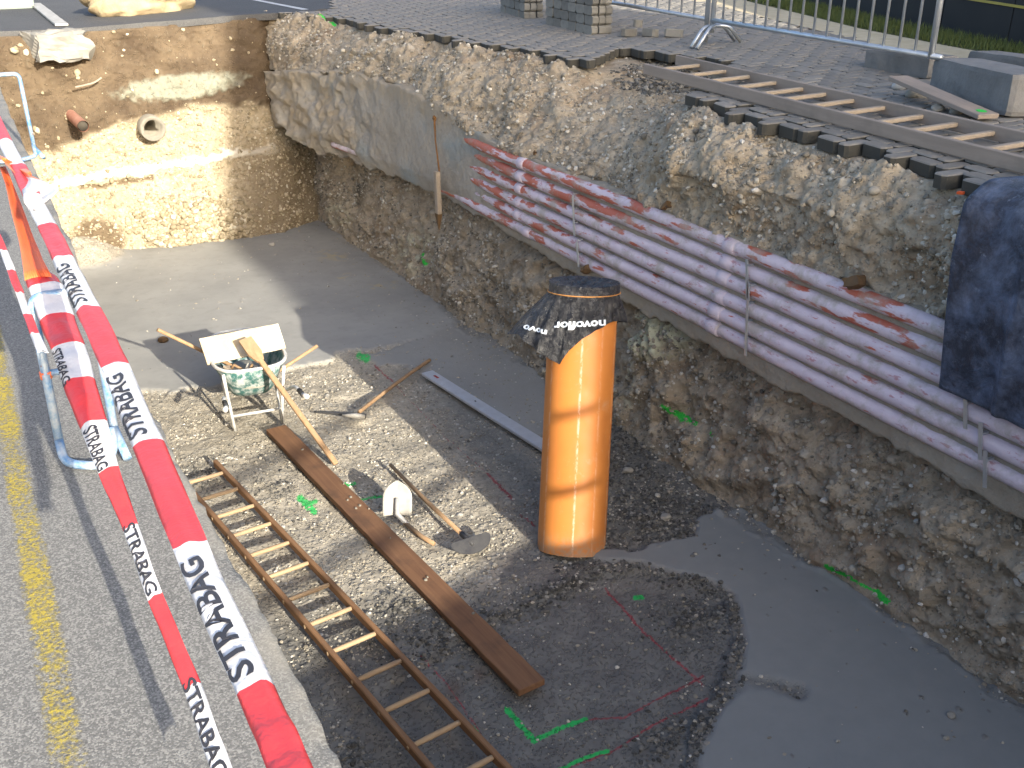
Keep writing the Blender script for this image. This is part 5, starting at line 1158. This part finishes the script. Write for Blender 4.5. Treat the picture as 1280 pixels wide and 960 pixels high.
paver_stack(k0, k1 - k0, 'tall stack of grey paving stones set on edge', max(3, int(kd.length / .2)), 3, 8, True)
m1 = gp(620, 18); m2 = gp(656, 30)
paver_stack(m1 + Vector((.2, .25, 0)), m2 - m1, 'lower stack of grey paving stones behind the tall stack', max(3, int((m2 - m1).length / .22)), 3, 6, True)
for i, (px, py, lb_) in enumerate([(786, 46, 'grey paving stone lying against the foot of the tall stack'), (797, 43, 'grey paving stone leaning over two loose ones by the stack'), (813, 46, 'loose grey paving stone between two others by the stack'), (842, 47, 'outermost loose grey paving stone beside the tall stack')]):
    p = gp(px, py); o = bpy.data.objects.new('paving_stone', stk_mesh); COL.objects.link(o); o.location = (p.x, p.y, p.z + .084 + (.07 if i == 1 else 0)); o.rotation_euler = (.04 * i, .05 - .03 * i, .3 + .7 * i); tag(o, lb_, 'paving stone')

# ------------------------------------------------------------------ dark tarpaulin over the edge
rowsT = [((1290, 196), None, 5.05), ((1250, 222), None, 4.75)]
NYt, NSt = 90, 90; P = np.zeros((NSt, NYt, 3))
yl0 = 3.28; bl_ = on_x(1176, 484, 4.30); tl_ = on_g(1218, 240, zr)
for j in range(NSt):
    s_ = j / (NSt - 1)
    for i in range(NYt):
        t = i / (NYt - 1)
        yt = tl_[1] * (1 - t) + .9 * t; yb_ = bl_[1] * (1 - t) + .9 * t
        ztop = float(zr(4.6, yt)) + .03
        prof = np.array([[5.25, ztop + .05], [4.8, ztop + .035], [4.42, ztop + .02], [4.27, ztop - .06], [4.24, ztop - .35], [4.27, 2.05], [4.31, bl_[2] - .03 * t]])
        dd = np.concatenate([[0], np.cumsum(np.hypot(*np.diff(prof, axis=0).T))]); q = s_ * dd[-1]
        x = np.interp(q, dd, prof[:, 0]); z = np.interp(q, dd, prof[:, 1]); y = yt + (yb_ - yt) * np.clip((q - .8) / (dd[-1] - .8), 0, 1) + (.25 * (.8 - q) / .8 * -1 * (1 - t) if q < .8 else 0)
        wv_ = .05 * float(fbm(np.array([y * 3.0]), np.array([q * 1.8]), 801, 4)[0]) + .02 * math.sin(y * 9 + q * 1.2) * min(1, q) + .035 * math.exp(-((y - 2.62 - .08 * q) / .03) ** 2)
        P[j, i] = (x - max(0, wv_) * (q > .75) - .02 - .14 * float(sstep(.2, .6, t)) * (q > .55), y, z + abs(wv_) * .5 * (q <= .75))
for _ in range(2): P[1:-1] = .25 * P[:-2] + .5 * P[1:-1] + .25 * P[2:]
tp = gridmesh('tarpaulin', P, 'tarp_film'); tp.modifiers.new('s', 'SOLIDIFY').thickness = .004; tag(tp, 'dusty dark blue tarpaulin hanging over the paved edge and the ducts', 'tarpaulin')
rough_block('paint_blob', .03, .03, .012, 'orange paint blob on the earth below the last paving stone', 'paint', on_x(1201, 241, float(XE(3.4)) - .03), .3, 'orange_paint', .004, 5)

# ------------------------------------------------------------------ stake, rotten wood, pipes in the far face
xs_ = float(xb(9.9)) - .10; s0_ = Vector(on_x(546, 214, xs_)); s1_ = Vector(on_x(549, 290, xs_)); s2_ = Vector(on_x(543, 148, xs_ + .03))
stk = thing('stake', 'rusty pointed wooden stake in front of the duct bank', 'stake', s1_)
MB().beam(s0_ - s1_, Vector((0, 0, .20)), .075, .05, up=(1, 0, 0), bev=.006).build('post', 'pale_wood', stk)
MB().add([(-.03, -.038, .2), (-.03, .038, .2), (.025, .038, .2), (.025, -.038, .2), (0, 0, 0)], [(0, 1, 4), (1, 2, 4), (2, 3, 4), (3, 0, 4), (3, 2, 1, 0)]).build('point', 'rotten_wood', stk)
MB().tube([s0_ - s1_ + Vector((.03, 0, -.02)), (s2_ - s1_).lerp(s0_ - s1_, .4) + Vector((.0, 0, 0)), s2_ - s1_], [.010, .007, .012], 7).build('rod', 'rust', stk)
MB().box(s2_ - s1_, (.03, .055, .05), Matrix.Rotation(.4, 3, 'X'), .01).build('cap', 'rust', stk)
for i, (px, py, X_, lb_) in enumerate([(668, 190, 4.36, 'rotten wood stub above the red duct ends'), (832, 257, 4.34, 'rotten wood stub above the upper duct, left of the plain soil'), (1066, 352, 4.34, 'rotten wood stub above the upper duct near the tarpaulin'), (730, 336, 4.36, 'yellowish wood stub below the duct bank behind the orange pipe')]):
    p = Vector(on_x(px, py, X_)); o = rough_block('wood_stub', .05, .085, .045, lb_, 'wood', p, .2, 'rotten_wood', .09, 20 + i); o.rotation_euler = (-.5, .3, 0)
dpc = Vector(on_y(190, 160, YF + .02)); dr = thing('drain_mouth', 'round pale concrete drain mouth in the lit far earth face', 'drain pipe', dpc)
MB().tube([(0, .25, 0), (0, -.07, 0), (0, -.075, 0)], [.165, .165, .155], 28, cap=False).build('collar', 'drain_concrete', dr, True)
vs_ = [(r_ * math.cos(t), y, r_ * math.sin(t)) for r_, y in ((.155, -.075), (.115, -.08), (.11, 1.2), (.0001, 1.2)) for t in np.linspace(0, 2 * math.pi, 29)[:-1]]
newmesh('bore', vs_, [(k * 28 + i, k * 28 + (i + 1) % 28, (k + 1) * 28 + (i + 1) % 28, (k + 1) * 28 + i) for k in range(3) for i in range(28)], 'drain_concrete', dr, True)
cpp = Vector(on_y(92, 147, YF + .02)); cend = Vector(on_y(104, 158, YF - .42)); cp = thing('clay_pipe', 'broken red clay pipe stub sticking out of the far earth face', 'pipe', cpp); dv = cend - cpp
MB().tube([-dv * .4, dv * .5, dv], [.07, .07, .072], 18, cap=False).build('barrel', 'clay_pipe', cp, True)
MB().tube([dv * 1.0, dv * .6, dv * .2], [.058, .056, .056], 18).build('bore', 'hole_shade', cp, True)  # dark plug closes the stub, painted as the shade of its hollow
ck = rough_block('concrete_chunk', .66, .45, .34, 'pale broken concrete lump hanging from the top of the far earth face', 'rubble', Vector(on_y(73, 58, 14.25)), .2, 'pale_concrete', .13, 31)
rt_ = [on_y(px, py, YF - .06) for px, py in ((94, 109), (108, 106), (118, 103), (127, 97))]; stick('root', smoothline(rt_, 5), .012, 'pale_wood', 'thin pale root curling out of the far earth face', 'root')

# ------------------------------------------------------------------ beyond the far end
sk = Vector(on_g(160, 20)); sk2 = Vector(on_g(246, 8)); d = sk2 - sk
bm = bmesh.new(); bmesh.ops.create_icosphere(bm, subdivisions=5, radius=1)
for v in bm.verts:
    q = v.co.copy(); n_ = float(fbm(np.array([q.x * 2.2 + 4]), np.array([q.y * 2 + q.z * 2.5]), 901, 4)[0]); v.co = Vector((q.x * .78, q.y * .48, max(q.z, -.55) * .34)) * (1 + .22 * n_)
me = bpy.data.meshes.new('sack'); bm.to_mesh(me); bm.free(); me.materials.append(MATS['sack_canvas']); me.polygons.foreach_set('use_smooth', [True] * len(me.polygons))
so_ = bpy.data.objects.new('sack', me); COL.objects.link(so_); so_.location = (sk.x + .25, sk.y + .42, float(gz(sk.x, sk.y)) + .17); so_.rotation_euler = (0, 0, math.atan2(d.y, d.x) * .4); tag(so_, 'crumpled tan canvas sack lying on the asphalt beyond the pit', 'sack')
wa_ = Vector(on_g(77, 31, None, .02)); wb2 = Vector(on_g(44, 5, None, .02)); slab_obj('board', 'spade_white', wa_, wb2, .16, .03, 'narrow white board lying on the asphalt at the far pit edge', 'board')
gb = Vector(on_g(12, 12)); rough_block('timber', 1.1, .35, .16, 'greenish timber beam lying on the asphalt left of the sack', 'timber', (gb.x - .2, gb.y + .25, gb.z + .08), .1, 'green_paint', .01, 41)

# ------------------------------------------------------------------ path, grass and black boards put in for the dark area behind the barrier
def quadstrip(name, lower, upper, mat, dz, kind, label):
    q = []; 
    for (a, b_) in zip(lower, upper):
        for p in (a, b_): g = on_g(p[0], p[1], zr); q.append((g[0], g[1], g[2] + dz))
    o = newmesh(name, q, [(2 * i, 2 * i + 2, 2 * i + 3, 2 * i + 1) for i in range(len(lower) - 1)], mat); tag(o, kind=kind); o['label'] = label; return o
lowr = [(700, -37), (790, -15), (898, 8), (980, 28), (1074, 51), (1180, 76), (1400, 125)]
uppr = [(760, -42), (850, -20), (943, 4), (1010, 20), (1074, 36), (1180, 57), (1400, 97)]
quadstrip('path', lowr, uppr, 'sand_path', .004, 'structure', 'sunlit sandy path behind the crowd barrier')
uppg = [(760, -50), (860, -30), (960, -6), (1046, 14), (1120, 31), (1280, 62), (1400, 84)]
quadstrip('lawn', [(p[0], p[1]) for p in uppr], uppg, 'grass_earth', .004, 'structure', 'strip of grassy earth beyond the path')
gb_ = MB(); gr_ = random.Random(5); U = np.array([on_g(p[0], p[1], zr) for p in uppr]); V = np.array([on_g(p[0], p[1], zr) for p in uppg])
for k in range(9000):
    t = gr_.uniform(1.5, 5.6); i = int(t); f = t - i; w = gr_.random() ** .8; a = U[i] * (1 - f) + U[i + 1] * f; c_ = V[i] * (1 - f) + V[i + 1] * f; p = Vector(a * (1 - w) + c_ * w); h_ = gr_.uniform(.03, .10); an = gr_.uniform(0, 6.3); dx = Vector((math.cos(an), math.sin(an), 0))
    gb_.add([p - dx * .006, p + dx * .006, p + Vector((gr_.uniform(-.04, .04), gr_.uniform(-.04, .04), h_))], [(0, 1, 2)])
go = newmesh('grass', gb_.v, gb_.f, 'leaf'); tag(go, 'short green grass growing between path and black boards', 'grass', None, 'stuff')
w0 = Vector(on_g(860, -30, zr)); w1 = Vector(on_g(1290, 64, zr)); wd_ = (w1 - w0).normalized(); w1 = w1 + wd_ * 2; w0 = w0 - wd_ * 3; wd2 = Vector((-wd_.y, wd_.x, 0)); wd2 = wd2 if wd2.dot(w0 - Vector(EYE)) > 0 else -wd2
bw = thing('black_boards', 'low black boards filling the dark area behind the grass strip', 'wall', w0); Lw = (w1 - w0).length; nbw = int(Lw / 1.2)
for k in range(nbw):
    a = wd_ * (k * Lw / nbw + .006); c_ = wd_ * ((k + 1) * Lw / nbw - .006)
    MB().beam(a + wd2 * .06 + upz * .5, c_ + wd2 * .06 + upz * .5, .05, 1.1, bev=.004).build('board', 'black_board', bw)
yw = Vector(on_g(1180, 15, zr)); hy_ = .30
MB().beam(wd2 * .028 + upz * .34, wd_ * Lw + wd2 * .028 + upz * .34, .012, .022).build('yellow_strip', 'yellow_strip', bw)

# ------------------------------------------------------------------ single stones on the pit floor
zero_ = lambda x, Y: 0.
for i, (px, py, r_, lb_) in enumerate([(785, 590, .035, 'round pale stone on the dark gravel right of the orange pipe'), (832, 648, .035, 'angular beige stone on the dark gravel pile by the concrete edge'), (822, 622, .02, 'small grey stone on the dark gravel pile'), (204, 428, .05, 'brown mortar lump in the shadow of the wheelbarrow board'), (340, 308, .04, 'white stone on the far concrete at the shade edge'), (1188, 898, .022, 'long pale chip standing out on the shaded concrete'), (284, 538 - 8, .02, 'small white stone by the wheelbarrow leg'), (618, 705, .018, 'small dark stone on the gravel near the hoe blade')]):
    p = on_z(px, py, 0); z_ = fz(p[0], p[1]); stone(px, py, r_, lb_, zero_, 40 + i, 'rotten_wood' if i == 3 else 'spade_white' if i in (4, 6) else 'pebble', .65, on=(p[0], p[1], z_ + r_ * .3))
